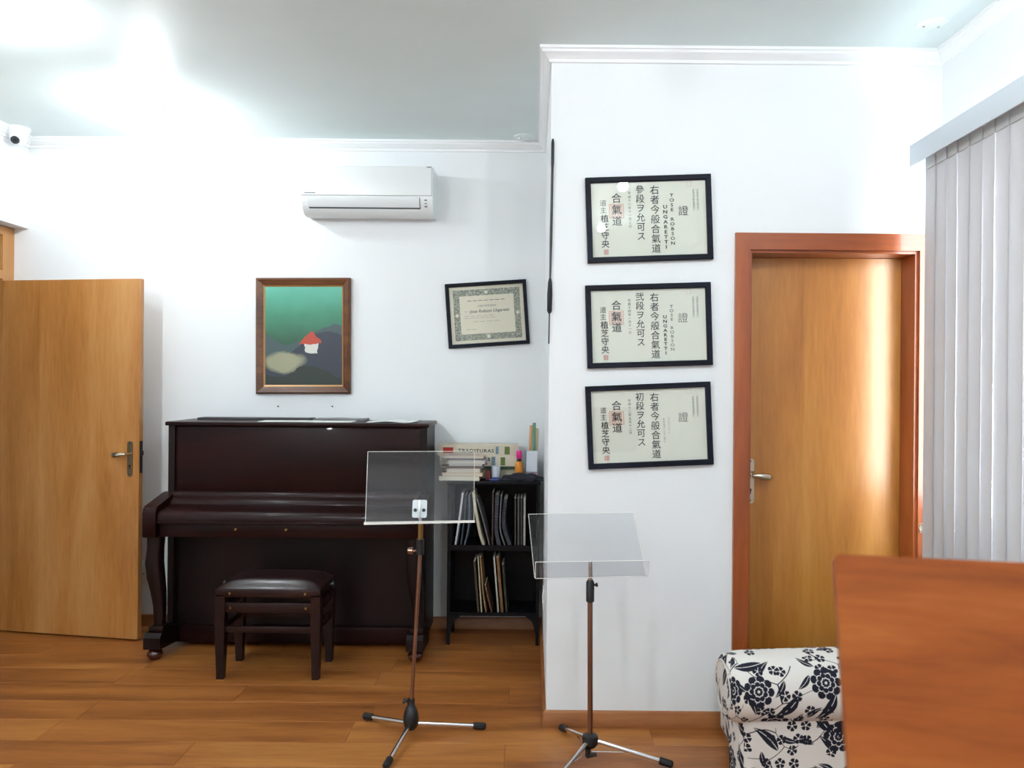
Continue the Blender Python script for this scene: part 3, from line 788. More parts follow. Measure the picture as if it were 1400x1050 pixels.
KAN = [('參段ヲ允可ス', 'top'), ('弐段ヲ允可ス', 'middle'), ('初段ヲ允可ス', 'lowest')]
CORN4 = [[(800.5, 243.5), (972.5, 237), (975, 353), (803.5, 360.5)],
         [(800.3, 391), (972, 384.7), (974.5, 499), (803.3, 504)],
         [(800, 528.5), (971.2, 521.3), (976, 635.5), (805, 641.5)]]
LABS = ['uppermost of three black-framed Japanese certificates beside the closed door',
        'middle one of three black-framed Japanese certificates beside the closed door',
        'lowest of three black-framed Japanese certificates beside the closed door']
for i in range(3):
    t, X, Z, W, Hh = cert(CORN4[i], YB, LABS[i], PAPER)
    t['group'] = 'Japanese certificates on the near wall'
    column(t, X, Z, Hh, '右者今般合氣道', 0.555, 0.06, 0.975, 0.050, bold=0.0003)
    column(t, X, Z, Hh, KAN[i][0], 0.428, 0.05, 0.80, 0.048, bold=0.0003)
    column(t, X, Z, Hh, ['平成十八年十一月三日', '平成十四年一月十一日', '平成十二年五月十二日'][i], 0.335, 0.13, 0.62, 0.014, INK)
    seal(t, X, Z, 0.155, 0.285, 0.285, 0.48, SEALP, True)
    column(t, X, Z, Hh, '合氣道', 0.222, 0.15, 0.61, 0.045, bold=0.0003)
    column(t, X, Z, Hh, '道主', 0.105, 0.23, 0.42, 0.030)
    column(t, X, Z, Hh, '植芝守央', 0.115, 0.43, 0.885, 0.046, bold=0.0004)
    seal(t, X, Z, 0.10, 0.14, 0.895, 0.96, SEAL, True)
    glyphs('inscription', '證', 0.046, X(0.80), YI, Z(0.345), INK if i == 0 else INKG, t)
    seal(t, X, Z, 0.835, 0.875, 0.01, 0.085, SEALP, False)
    if i < 2:
        column(t, X, Z, Hh, 'TOSE ROBSON', 0.702, 0.165 if i == 0 else 0.22, 0.87, 0.022, INK if i == 0 else INKG, 0.0004, xs=1.25)
        column(t, X, Z, Hh, 'UNGARETTI', 0.643, 0.315 if i == 0 else 0.36, 0.92, 0.024, INK, 0.0006, xs=1.25)
    else:
        column(t, X, Z, Hh, 'ウンガレッティ', 0.672, 0.40, 0.63, 0.011, INKG)
        column(t, X, Z, Hh, 'ホセロブソンウンガレ', 0.630, 0.41, 0.75, 0.011, INK)
    for u in (0.893, 0.928):
        column(t, X, Z, Hh, '合氣道本部道場発行', u, 0.12, 0.41, 0.010, INKG)

# western certificate over the bookcase
t, X, Z, W, Hh = cert([(607.7, 388.6), (719, 381.5), (724.5, 470), (613.7, 476.5)], YA, 'crooked black-framed ornate certificate hanging above the small bookcase', PAPER2, 0.95)
orn = mat('ornament_ink', (120, 126, 110), 0.8); k = NT(orn)
vz = k.noise(k.vm('SCALE', k.n('ShaderNodeTexCoord').outputs['Object'], sc=1.0), 60.0, 3.0, 0.6, 2.5)
k.l(k.ramp(vz, [(0.40, srgb(92, 102, 92)), (0.5, srgb(140, 144, 128)), (0.60, srgb(196, 192, 170))]), k.b.inputs['Base Color'])
b = NB(); rect_frame(b, W * 0.90, Hh * 0.88, [(0, 0.0004), (0, -0.0002), (0.038, -0.0002), (0.038, 0.0004)])
o = obj('ornate_border', b, orn, t, 0, world=False); o.location = (0, -0.0083, 0)
for (dx_, dz_, r_) in ((0, 1, 0.03), (0, -1, 0.034), (-1, 0, 0.030), (1, 0, 0.030)):
    b = NB(); lathe(b, [(0, -0.0006), (r_ * 0.35, -0.0006), (r_ * 0.35, 0.0002)], (0, 0, 0), 16, 'Y'); 
    q = obj('medallion', b, PAPER2, t, 0, world=False); q.location = (dx_ * (W * 0.45 - 0.019), -0.0084, dz_ * (Hh * 0.44 - 0.019))
glyphs('inscription', 'CERTIFICADO', 0.016, X(0.5), YI, Z(0.33), INK, t, spacing=1.15)
glyphs('inscription', 'Jose Robson Ungaretti', 0.026, X(0.53), YI, Z(0.405), INK, t, shear=0.35, bold=0.0003)
for (v, u0, u1, nn) in ((0.255, 0.24, 0.76, 7), (0.44, 0.19, 0.29, 2), (0.52, 0.19, 0.6, 5), (0.555, 0.19, 0.62, 6), (0.62, 0.30, 0.68, 4), (0.75, 0.20, 0.36, 2)):
    b = NB(); stp = (u1 - u0) / nn
    for j in range(nn): box(b, X(u0 + j * stp), X(u0 + (j + 0.75) * stp), -0.0086, -0.0080, Z(v) - (0.0016 if v < 0.3 else 0.0009), Z(v) + (0.0016 if v < 0.3 else 0.0009))
    obj('text_line', b, INK if v < 0.3 else INKG, t, 0, world=False)

# ------------------------------------------------------------------ security camera, rod, outlet
p = P(25, 185, 4.5)
t = thing('security_camera', 'white dome security camera on the ceiling in the room corner', 'camera', (p.x, 4.5, H - 0.0))
obj('base', lathe(NB(), [(0, 0), (0.062, 0), (0.062, -0.012), (0.056, -0.022), (0.044, -0.05), (0.044, -0.056), (0, -0.056)], n=28), WHITEP, t, world=False)
b = NB(); lathe(b, [(0, -0.046), (0.02, -0.042), (0.036, -0.028), (0.045, -0.006), (0.044, 0.012), (0.034, 0.030), (0.018, 0.042), (0, 0.045)], (0, 0, -0.058), 24)
ey = obj('eyeball', b, WHITEP, t, 60, world=False)
dirv = Vector((0.10, -0.85, -0.45)).normalized()
b = NB(); lathe(b, [(0.0, 0.004), (0.022, 0.002), (0.024, -0.006), (0.024, -0.01)], (0, 0, 0), 20)
q = obj('lens', b, mat('dark_lens', (14, 20, 38), 0.1, coat=0.5), ey, 40, world=False)
q.location = Vector((0, 0, -0.062)) + dirv * 0.043; q.rotation_euler = dirv.to_track_quat('Z', 'Y').to_euler()
b = NB(); lathe(b, [(0.0, 0.0), (0.009, 0.0), (0.009, 0.004), (0, 0.005)], (0, 0, 0.004), 14)
obj('lens_glass', b, BLACKP, q, 40, world=False)

ztop, zbot = P(756, 190, YB - 0.012), P(750.3, 470, YB - 0.012)
t = thing('hanging_rod', 'long thin black rod with a thick grip hanging at the wall corner', 'rod', (zbot.x, YB - 0.012, zbot.z))
def rp(f): return ztop + (zbot - ztop) * f
b = NB(); tube(b, [rp(0), rp(0.02), rp(0.12), rp(0.14), rp(0.5), rp(0.69)], [0.004, 0.007, 0.0075, 0.006, 0.0065, 0.004], 10); obj('shaft', b, BLACKP, t)
b = NB(); tube(b, [rp(0.68), rp(0.70), rp(0.76), rp(0.84), rp(0.852)], [0.005, 0.009, 0.0115, 0.0105, 0.005], 12); obj('grip', b, RUBBER, t)
b = NB(); tube(b, [rp(0.85), rp(1.0)], 0.003, 8); obj('tip', b, BLACKP, t)
t = thing('power_outlet', 'white power outlet plate low on the return wall by the bookcase', 'outlet', (XP, 4.0, 0.33))
obj('plate', bx(XP - 0.009, XP, 3.965, 4.035, 0.33, 0.445, bev=0.003), WHITEP, t)
obj('socket', bx(XP - 0.012, XP - 0.008, 3.98, 4.02, 0.365, 0.41, bev=0.001), WHITEP, t)
t = thing('blank_wall_plate', 'small grey cover plate low on the wall between door and piano', 'wall plate', (P(197, 780, YA).x, YA, 0.30))
q = P(197, 780, YA)
obj('plate', bx(q.x - 0.055, q.x + 0.03, YA - 0.006, YA, q.z - 0.06, q.z + 0.06, bev=0.002), CEIL, t)
obj('screw', lathe(NB(), [(0.005, 0), (0.004, -0.003), (0, -0.0035)], (q.x + 0.0, YA - 0.0055, q.z - 0.02), 10, 'Y'), GRC, t)

# ------------------------------------------------------------------ bookcase and what stands in it
SY0, SY1 = 4.40, 4.655
s0, s1 = P(611, 800, SY0).x, P(737, 800, SY0).x
zt, zm, zb = P(680, 658, SY0).z, P(680, 746, SY0).z, P(680, 838, SY0).z
bc = thing('bookcase', 'small black open bookcase with two shelves of scores beside the piano', 'bookcase', ((s0 + s1) / 2, (SY0 + SY1) / 2, 0))
for x in (s0, s1 - 0.018):
    b = NB(); lo, hi = x, x + 0.018
    prism(b, [(SY0, 0.0), (SY0 + 0.022, 0.0), (SY0 + 0.035, 0.10), (SY0 + 0.06, zb - 0.03), (SY1 - 0.06, zb - 0.03), (SY1 - 0.035, 0.10), (SY1 - 0.022, 0.0), (SY1, 0.0), (SY1, zt - 0.02), (SY0, zt - 0.02)], lo, hi, 'X')
    obj('side_panel', b, SHELFM, bc, 0)
obj('top', bx(s0 - 0.004, s1 + 0.004, SY0 - 0.004, SY1, zt - 0.02, zt, bev=0.003), SHELFM, bc)
obj('shelf', bx(s0 + 0.018, s1 - 0.018, SY0 + 0.004, SY1 - 0.006, zm - 0.03, zm), SHELFM, bc, 0)
obj('shelf', bx(s0 + 0.018, s1 - 0.018, SY0 + 0.004, SY1 - 0.006, zb - 0.02, zb), SHELFM, bc, 0)
obj('back_panel', bx(s0 + 0.018, s1 - 0.018, SY1 - 0.006, SY1, zb - 0.02, zt - 0.02), SHELFM, bc, 0)
for s_, x in ((1, s0 + 0.018), (-1, s1 - 0.018)):
    b = NB(); prism(b, [(x, zb - 0.02), (x + s_ * 0.06, zb - 0.02), (x + s_ * 0.02, zb - 0.05), (x, zb - 0.12)], SY0 + 0.003, SY0 + 0.018, 'Y')
    obj('corner_brace', b, SHELFM, bc, 0)

BK = {}
def bkm(c, r=0.7):
    if c not in BK: BK[c] = mat('book_cover_%d' % len(BK), c, r)
    return BK[c]
PG = mat('page_block', (206, 200, 186), 0.9)
def leaning_book(pts, tpx, col, floor_z, label, depth, yf=SY0 + 0.016, coil=None):
    """book or booklet standing on a shelf; pts run from its top to its foot in photo pixels"""
    q = [P(x, y, yf) for x, y in pts]
    dz = floor_z - q[-1].z
    q = [Vector((v.x, 0, v.z + dz)) for v in q]
    th = tpx * yf / F
    # resample the centre line as a smooth curve
    if len(q) > 2:
        s = []
        for i in range(len(q) - 1):
            p0, p1, p2, p3 = q[max(i - 1, 0)], q[i], q[i + 1], q[min(i + 2, len(q) - 1)]
            for u in (0, 0.25, 0.5, 0.75):
                s.append(0.5 * ((2 * p1) + (p2 - p0) * u + (2 * p0 - 5 * p1 + 4 * p2 - p3) * u * u + (3 * p1 - p0 - 3 * p2 + p3) * u ** 3))
        s.append(q[-1]); q = s
    base = Vector((q[-1].x, yf + depth / 2, floor_z))
    t = thing('score_book', label, 'book', base)
    def slab(lo, hi, y0, y1):
        """lo, hi: offsets across the thickness"""
        b = NB(); a, c = [], []
        for i, v in enumerate(q):
            d = (q[min(i + 1, len(q) - 1)] - q[max(i - 1, 0)]).normalized(); nn = Vector((d.z, 0, -d.x))
            if i == len(q) - 1: nn = Vector((-1 if nn.x < 0 else 1, 0, 0))
            for lst, off in ((a, lo), (c, hi)):
                w_ = v + nn * off
                lst.append((b.verts.new((w_.x, y0, w_.z)), b.verts.new((w_.x, y1, w_.z))))
        for i in range(len(q) - 1):
            for l_ in (a, c): b.faces.new((l_[i][0], l_[i + 1][0], l_[i + 1][1], l_[i][1]))
            for e in (0, 1): b.faces.new((a[i][e], a[i + 1][e], c[i + 1][e], c[i][e]))
        for i in (0, len(q) - 1): b.faces.new((a[i][0], a[i][1], c[i][1], c[i][0]))
        return b
    cv = min(0.0015, th * 0.25)
    b = slab(-th / 2, -th / 2 + cv, yf, yf + depth); b2 = slab(th / 2 - cv, th / 2, yf, yf + depth); b3 = slab(-th / 2, th / 2, yf, yf + 0.0015)
    for e in (b2, b3):
        tmp = bpy.data.meshes.new('tmp'); e.to_mesh(tmp); e.free(); b.from_mesh(tmp); bpy.data.meshes.remove(tmp)
    obj('cover', b, bkm(col), t)
    obj('pages', slab(-th / 2 + cv, th / 2 - cv, yf + 0.0016, yf + depth - 0.003), PG, t)
    if coil:
        b = NB(); L = sum((q[i + 1] - q[i]).length for i in range(len(q) - 1)); n = max(10, int(L / 0.011))
        for i in range(n):
            f = (i + 0.5) / n * (len(q) - 1); k = min(int(f), len(q) - 2); v = q[k].lerp(q[k + 1], f - k)
            r = th * 0.55
            tube(b, [Vector((v.x + r * math.cos(A), yf - 0.001 - r * 0.7 * max(0, math.sin(A)), v.z)) for A in [math.pi * j / 5 for j in range(6)]], 0.0011, 4, False)
        obj('spiral_binding', b, coil, t)
    return t
COIL = mat('coil_plastic', (96, 98, 108), 0.4); COILW = mat('coil_white', (190, 186, 160), 0.4)
UP = [([(615.5, 690), (615.5, 745)], 3, (52, 54, 60), 'dark grey score at the piano end of the upper shelf', None),
      ([(632.6, 674), (629, 703), (622.6, 745)], 3.0, (214, 218, 224), 'thin white score leaning at the piano end of the upper shelf', None),
      ([(636.5, 678), (635, 705), (630, 745)], 2.2, (70, 80, 92), 'slim slate-blue score leaning next to the thin white one', None),
      ([(641.5, 677), (641.5, 708), (639, 729), (635, 745)], 2.4, (92, 106, 120), 'slim blue-grey score with a bent foot on the upper shelf', None),
      ([(647, 673), (650.5, 698), (655.5, 726), (661, 745)], 4.0, (216, 210, 186), 'cream spiral-bound score leaning on the upper shelf', COILW),
      ([(652, 682), (656.5, 697), (662, 717), (669, 745)], 2.2, (110, 108, 108), 'slim grey booklet slumped against the cream spiral-bound score', None),
      ([(674, 673), (673, 745)], 2.4, (78, 60, 52), 'thin brown upright score on the upper shelf', None),
      ([(680, 676), (678.3, 722), (682.6, 745)], 5.0, (58, 60, 70), 'grey spiral-bound score next to the thin brown score', COIL),
      ([(685.6, 677), (683.5, 712), (684.8, 729), (690, 745)], 2.2, (112, 112, 116), 'thin grey booklet between two grey spiral-bound scores', None),
      ([(691.5, 681), (688.6, 710), (691, 727), (697, 745)], 5.0, (52, 54, 64), 'dark grey spiral-bound score with a bent foot', COIL),
      ([(704.5, 681), (704.5, 745)], 2.6, (66, 60, 54), 'dark brown upright score towards the wall end of the upper shelf', None),
      ([(708.8, 681), (708.8, 745)], 3.0, (84, 86, 88), 'grey upright score towards the wall end of the upper shelf', None),
      ([(713, 681), (713, 745)], 3.0, (64, 60, 56), 'dark olive upright score beside the pale one', None),
      ([(717.3, 680), (716.8, 745)], 3.2, (172, 170, 168), 'pale grey upright score, last on the upper shelf', None)]
for pts, tp, col, lab, coil in UP:
    o = leaning_book(pts, tp, col, zm, lab, 0.19, coil=coil); o['group'] = 'scores on the upper shelf'
LO = [([(648.5, 768), (654, 837)], 3.2, (74, 58, 38), 'dark brown score leaning first on the lower shelf'),
      ([(653.5, 762), (658.2, 837)], 2.2, (190, 182, 158), 'thin cream score leaning on the lower shelf'),
      ([(656.6, 762), (660.5, 810), (664.5, 837)], 2.4, (150, 118, 78), 'thin tan score with a bent foot on the lower shelf'),
      ([(663.5, 800), (667, 817), (672, 837)], 2.4, (104, 70, 48), 'short brown booklet slumped on the lower shelf'),
      ([(675.4, 762), (681.2, 837)], 2.6, (200, 198, 190), 'thin white score leaning on the lower shelf'),
      ([(680.3, 762), (686.6, 837)], 4.2, (132, 94, 58), 'thick brown score leaning beside the thin white one, lower shelf'),
      ([(687.5, 772), (692.6, 837)], 3.2, (56, 54, 42), 'dark olive score leaning last on the lower shelf')]
for pts, tp, col, lab in LO:
    o = leaning_book(pts, tp, col, zb, lab, 0.19); o['group'] = 'scores on the lower shelf'

# --- on top of the bookcase
def lying(label, x0, x1, y0, y1, z, th, col, edge='page', rot=0.0, spine=None):
    t = thing('book', label, 'book', ((x0 + x1) / 2, (y0 + y1) / 2, z), None, (0, 0, R(rot)))
    W, D = (x1 - x0) / 2, (y1 - y0) / 2; cv = min(0.0025, th * 0.22)
    b = NB(); box(b, -W, W, -D, D, 0, cv); box(b, -W, W, -D, D, th - cv, th)
    if spine == 'front': box(b, -W, W, -D, -D + 0.002, cv, th - cv)
    else: box(b, -W, W, D - 0.002, D, cv, th - cv)
    obj('cover', b, bkm(col), t, 0, world=False)
    obj('pages', bx(-W + 0.004, W - 0.004, -D + 0.003, D - 0.003, cv, th - cv), PG, t, 0, world=False)
    return t
zb_ = zt
BX0 = P(600, 615, 4.6).x; BX1 = P(709, 615, 4.6).x
CR = (208, 202, 184)
hz = lambda y, d=4.53: P(660, y, d).z
backs = []
z = zt
t1 = lying('thick olive-edged album at the bottom of the back stack', BX0 + 0.10, BX1 - 0.005, 4.53, 4.65, z, 0.055, (176, 176, 150), spine='front'); z += 0.055
t2 = lying('dark green thin album in the back stack on the bookcase', BX0 + 0.06, BX1, 4.52, 4.65, z, 0.018, (52, 72, 56), spine='front'); z += 0.018
hrem = hz(608) - z
t3 = lying('cream album with blue and green labels under the lettered one', BX0 + 0.015, BX1 - 0.002, 4.52, 4.65, z, hrem * 0.47, CR, spine='front'); z += hrem * 0.47
t4 = lying('long cream lettered album on top of the back stack', BX0, BX1, 4.525, 4.65, z, hrem * 0.53, (202, 194, 176), spine='front', rot=0.0)
RED = mat('red_print', (176, 44, 36), 0.7); GRN = mat('green_print', (92, 110, 52), 0.7); BLU = mat('blue_print', (110, 138, 150), 0.7)
def front_patch(t, name, x0, x1, z0, z1, m, yy):
    obj(name, bx(x0, x1, yy - 0.0006, yy + 0.0004, z0, z1), m, t, 0, world=False)
h4, h3 = hrem * 0.53, hrem * 0.47; D4, D3 = -0.0625, -0.065
front_patch(t4, 'red_label', -0.205, -0.145, h4 * 0.25, h4 * 0.75, RED, D4)
glyphs('title', 'TRADITURAS', h4 * 0.42, -0.010, D4 - 0.0009, h4 * 0.66, INK, t4, spacing=1.15, bold=0.0004, xs=1.15)
front_patch(t4, 'grey_emblem', 0.105, 0.122, h4 * 0.18, h4 * 0.85, BLU, D4)
front_patch(t4, 'olive_emblem', 0.158, 0.188, h4 * 0.15, h4 * 0.85, GRN, D4)
glyphs('title', 'TURAS', h3 * 0.42, 0.012, D3 - 0.0009, h3 * 0.88, INK, t3, spacing=1.2, bold=0.0006, xs=1.3)
front_patch(t3, 'red_line', -0.02, 0.05, h3 * 0.14, h3 * 0.30, RED, D3)
front_patch(t3, 'blue_emblem', 0.075, 0.097, h3 * 0.1, h3 * 0.95, BLU, D3)
front_patch(t3, 'green_emblem', 0.128, 0.155, h3 * 0.08, h3 * 0.90, GRN, D3)
# front stack of loose books
sx = lambda x: P(x, 650, 4.43).x
z = zt
FS = [(601, 656, 0.024, (216, 212, 196), 'cream book at the bottom of the front stack'),
      (604, 660, 0.022, (196, 160, 116), 'tan-edged book second from the bottom of the front stack'),
      (610, 657, 0.024, (206, 196, 178), 'cream book third from the bottom of the front stack'),
      (603, 661, 0.014, (104, 92, 92), 'slim dull purple book in the front stack, below the grey pair'),
      (613, 660, 0.012, (150, 148, 152), 'slim grey book in the front stack'),
      (612, 664, 0.022, (176, 190, 204), 'pale blue book near the top of the front stack'),
      (611, 660, 0.010, (120, 116, 116), 'slim dark grey book lying on the pale blue one'),
      (607, 662, 0.016, (190, 172, 160), 'beige book on top of the front stack')]
for i, (xa, xb, th, col, lab) in enumerate(FS):
    o = lying(lab, sx(xa), sx(xb), 4.412, 4.515, z, th, col, spine='front' if i % 3 == 0 else 'back', rot=(-1.5, 1.2, -0.6, 2.0, 0.5, -1.0, 1.5, -2)[i])
    o['group'] = 'books stacked on the bookcase top'; z += th
for o in (t1, t2, t3, t4): o['group'] = 'albums stacked at the back of the bookcase top'
# red box, white cup, glue bottle, pencil holder, cloth, blue clip
q = P(667, 650, 4.47)
o = obj('small_box', bx(q.x - 0.012, q.x + 0.016, 4.45, 4.50, zt, zt + 0.055, bev=0.003), mat('dark_red_card', (96, 26, 30), 0.6)); recenter(o, (q.x, 4.475, zt)); tag(o, 'small dark red box beside the book stack', 'box')
q = P(678, 645, 4.47)
b = NB(); lathe(b, [(0, 0.003), (0.019, 0.003), (0.025, 0.080), (0.0262, 0.0805), (0.0265, 0.078), (0.021, 0.0), (0, 0)], (0, 0, 0), 22)
o = obj('plastic_cup', b, mat('cup_plastic', (196, 206, 216), 0.35)); o.location = (q.x, 4.47, zt); tag(o, 'small pale plastic cup on the bookcase top', 'cup')
q = P(709.5, 645, 4.47)
t = thing('glue_bottle', 'orange glue bottle with a bright pink cap on the bookcase', 'bottle', (q.x, 4.50, zt))
zb0 = 0.045
obj('body', lathe(NB(), [(0, 0), (0.018, 0), (0.021, 0.004), (0.024, 0.03), (0.024, 0.075), (0.019, 0.098), (0.012, 0.106), (0, 0.106)], n=20), mat('orange_plastic', (222, 138, 34), 0.3), t, 60, world=False)
obj('collar', lathe(NB(), [(0.014, 0.106), (0.015, 0.112), (0.010, 0.122), (0, 0.122)], n=18), BLACKP, t, world=False)
obj('cap', lathe(NB(), [(0.010, 0.120), (0.016, 0.124), (0.017, 0.150), (0.013, 0.168), (0, 0.172)], n=18), mat('pink_plastic', (226, 44, 138), 0.35), t, 60, world=False)
q = P(727, 640, 4.5)
t = thing('pencil_holder', 'white pencil holder with a pink base on the bookcase', 'pencil holder', (q.x, 4.52, zt))
b = NB(); W2 = 0.034; box(b, -W2, W2, -W2, W2, 0.04, 0.044)
for (a0, a1, c0, c1) in ((-W2, W2, -W2, -W2 + 0.002), (-W2, W2, W2 - 0.002, W2), (-W2, -W2 + 0.002, -W2, W2), (W2 - 0.002, W2, -W2, W2)): box(b, a0, a1, c0, c1, 0.04, 0.168)
obj('cup', b, mat('holder_plastic', (216, 224, 234), 0.4), t, 0, world=False)
obj('base', bx(-W2 - 0.001, W2 + 0.001, -W2 - 0.001, W2 + 0.001, 0, 0.04, bev=0.003), mat('pink_base', (206, 168, 196), 0.4), t, world=False)
for i, (xa, xb, m_, lab, zz, r_) in enumerate(((-0.020, -0.004, (212, 158, 116), 'orange paper roll standing in the pencil holder', 0.315, 0.009), (0.006, 0.013, (112, 156, 132), 'green paper roll standing in the pencil holder', 0.33, 0.010))):
    b = NB(); tube(b, [(xa + q.x, 4.515, zt + 0.0445), (xb + q.x, 4.53, zt + zz)], r_, 14); o = obj('paper_roll', b, mat('roll_paper_%d' % i, m_, 0.7)); recenter(o, (xa + q.x, 4.515, zt + 0.0445)); tag(o, lab, 'paper roll')
b = NB(); prism(b, [(q.x + 0.017, zt + 0.046), (q.x + 0.031, zt + 0.046), (q.x + 0.041, zt + 0.27), (q.x + 0.040, zt + 0.295), (q.x + 0.020, zt + 0.300)], 4.527, 4.533, 'Y')
o = obj('paper_sheet', b, mat('beige_paper', (190, 180, 150), 0.8), None, 0); recenter(o, (q.x + 0.024, 4.53, zt + 0.046)); tag(o, 'folded beige card standing in the pencil holder', 'card')
# crumpled dark cloth
b = NB(); c0 = P(712, 655, 4.44); bmesh.ops.create_icosphere(b, subdivisions=4, radius=1.0)
from mathutils import noise as mnoise
for v in b.verts:
    n = mnoise.noise(v.co * 2.3) * 0.28 + mnoise.noise(v.co * 6.0) * 0.10
    s_ = 1 + n
    v.co = Vector((v.co.x * 0.115 * s_, v.co.y * 0.030 * s_, max(0.0, v.co.z * 0.032 * s_ + 0.010)))
o = obj('cloth', b, mat('dark_cloth', (24, 26, 38), 0.8), None, 60); o.location = (c0.x + 0.008, 4.440, zt); tag(o, 'crumpled dark navy cloth lying on the bookcase top', 'cloth')
q = P(676, 655, 4.43); b = NB(); box(b, -0.028, 0.026, -0.012, 0.012, 0, 0.012, bev=0.004); box(b, -0.012, 0.026, -0.008, 0.010, 0.012, 0.021, bev=0.003)
o = obj('stapler', b, mat('blue_plastic', (36, 52, 120), 0.35)); o.location = (q.x, 4.418, zt); tag(o, 'small blue desk tool lying at the edge of the bookcase top', 'desk tool')

# ------------------------------------------------------------------ music stands with clear desks
def tripod_leg(t, a, tip, r=0.0085):
    a, tip = Vector(a), Vector(tip); d = (tip - a).normalized()
    o = obj('leg', tube(NB(), [a, tip - d * 0.03], r, 12), CHROME, t)
    obj('foot', tube(NB(), [tip - d * 0.055, tip - d * 0.05, tip - d * 0.006, tip], [0.0115, 0.0145, 0.0145, 0.010], 12), RUBBER, o)

def sheet_panel(pts, th):
    """thin plate through four corners (tl, tr, br, bl)"""
    q = [Vector(p) for p in pts]; n = (q[1] - q[0]).cross(q[3] - q[0]).normalized() * th / 2
    b = NB(); a = [b.verts.new(p + n) for p in q]; c = [b.verts.new(p - n) for p in q]
    b.faces.new(a); b.faces.new(c[::-1])
    for i in range(4): b.faces.new((a[i], c[i], c[(i + 1) % 4], a[(i + 1) % 4]))
    return b

# stand before the piano
hx, hy = -0.505, 3.27
t = thing('music_stand', 'music stand with clear acrylic desk and white lower edge before the piano', 'music stand', (hx, hy, 0), 'acrylic music stands')
ptop = P(574.5, 738, hy)
pole0 = Vector((hx, hy, 0.10)); 
obj('pole', tube(NB(), [pole0, Vector((ptop.x, hy, P(574, 756, hy).z))], 0.0085, 14), STEELB, t)
zc0, zc1 = P(574, 758, hy).z, P(574, 737, hy).z
cl = obj('clamp', tube(NB(), [(ptop.x, hy, zc0), (ptop.x, hy, zc1)], 0.017, 14), BLACKP, t)
kx = P(561, 753, hy)
obj('clamp_knob', tube(NB(), [(ptop.x - 0.012, hy, kx.z), (kx.x + 0.012, hy, kx.z), (kx.x + 0.010, hy, kx.z), (kx.x - 0.010, hy, kx.z)], [0.004, 0.004, 0.016, 0.013], 12), STEELB, cl)
obj('upper_tube', tube(NB(), [(ptop.x, hy, zc1 - 0.005), (ptop.x + 0.001, hy, P(574, 716, hy).z)], 0.011, 14), BRASS, t)
# desk
tl, tr, br, bl = P(503, 617.5, hy + 0.05), P(648.5, 617, hy + 0.05), P(648, 713, hy - 0.012), P(499.5, 715, hy - 0.012)
dk = obj('desk', sheet_panel((tl, tr, br, bl), 0.004), ACRYL, t, 0)
for a_, c_ in ((tl, tr), (tl, bl), (tr, br)):
    obj('desk_edge', tube(NB(), [a_, c_], 0.0013, 6), ACRYLE, dk)
lb, rb = P(497.5, 716, hy - 0.03), P(649, 713, hy - 0.03)
obj('ledge', sheet_panel((bl + Vector((-0.004, 0.004, 0)), br + Vector((0.004, 0.004, 0)), rb, lb), 0.010), ACRYLE, t, 0)
bc_ = P(575, 696, hy + 0.0)
b = NB(); prism(b, roundrect(0.062, 0.075, 0.008, 4, 0, 0), -0.004, 0.0, 'Y')
up = ((tl - bl).normalized()); 
ctr = bl.lerp(br, 0.5).lerp(tl.lerp(tr, 0.5), 0.19)
tilt = math.atan2((tl - bl).y, (tl - bl).z)
br_ = obj('bracket', b, mat('bracket_steel', (190, 198, 200), 0.35, 0.6), t, world=False); br_.location = ctr + Vector((0.0, -0.005, 0)) - Vector((hx, hy, 0)); br_.rotation_euler = (-tilt, 0, 0)
obj('bracket_rib', bx(-0.004, 0.004, -0.011, -0.004, -0.045, 0.036, bev=0.002), CHROME, br_, world=False)
for s_ in (-1, 1):
    obj('bolt', lathe(NB(), [(0.0075, -0.004), (0.0075, -0.008), (0, -0.009)], (s_ * 0.018, 0, -0.006), 14, 'Y'), BLACKP, br_, world=False)
obj('neck', tube(NB(), [(ptop.x, hy, P(574, 722, hy).z), ctr + Vector((0, 0.008, -0.02))], 0.006, 10), CHROME, t)
# hub and legs
hb = obj('hub', lathe(NB(), [(0, 0.028), (0.020, 0.030), (0.030, 0.045), (0.034, 0.070), (0.030, 0.100), (0.020, 0.125), (0.016, 0.130), (0.016, 0.158), (0, 0.158)], (hx, hy, 0), 20), BLACKP, t, 50)
obj('hub_knob', tube(NB(), [(hx - 0.012, hy, 0.144), (hx - 0.024, hy, 0.147), (hx - 0.024, hy, 0.147), (hx - 0.034, hy, 0.150)], [0.005, 0.006, 0.012, 0.010], 10), BLACKP, hb)
for px_, py_, dd in ((497.5, 979, None), (664, 993, None)):
    dd = (EYE - 0.013) * F / (py_ - CY - (px_ - CX) * ROLL); e = P(px_, py_, dd)
    tripod_leg(t, (hx + (e.x - hx) * 0.06, hy + (e.y - hy) * 0.06, 0.052), (e.x, e.y, 0.0145))
e = Vector((hx - 0.052, hy - 0.295, 0.0145)); tripod_leg(t, (hx - 0.004, hy - 0.02, 0.052), e)

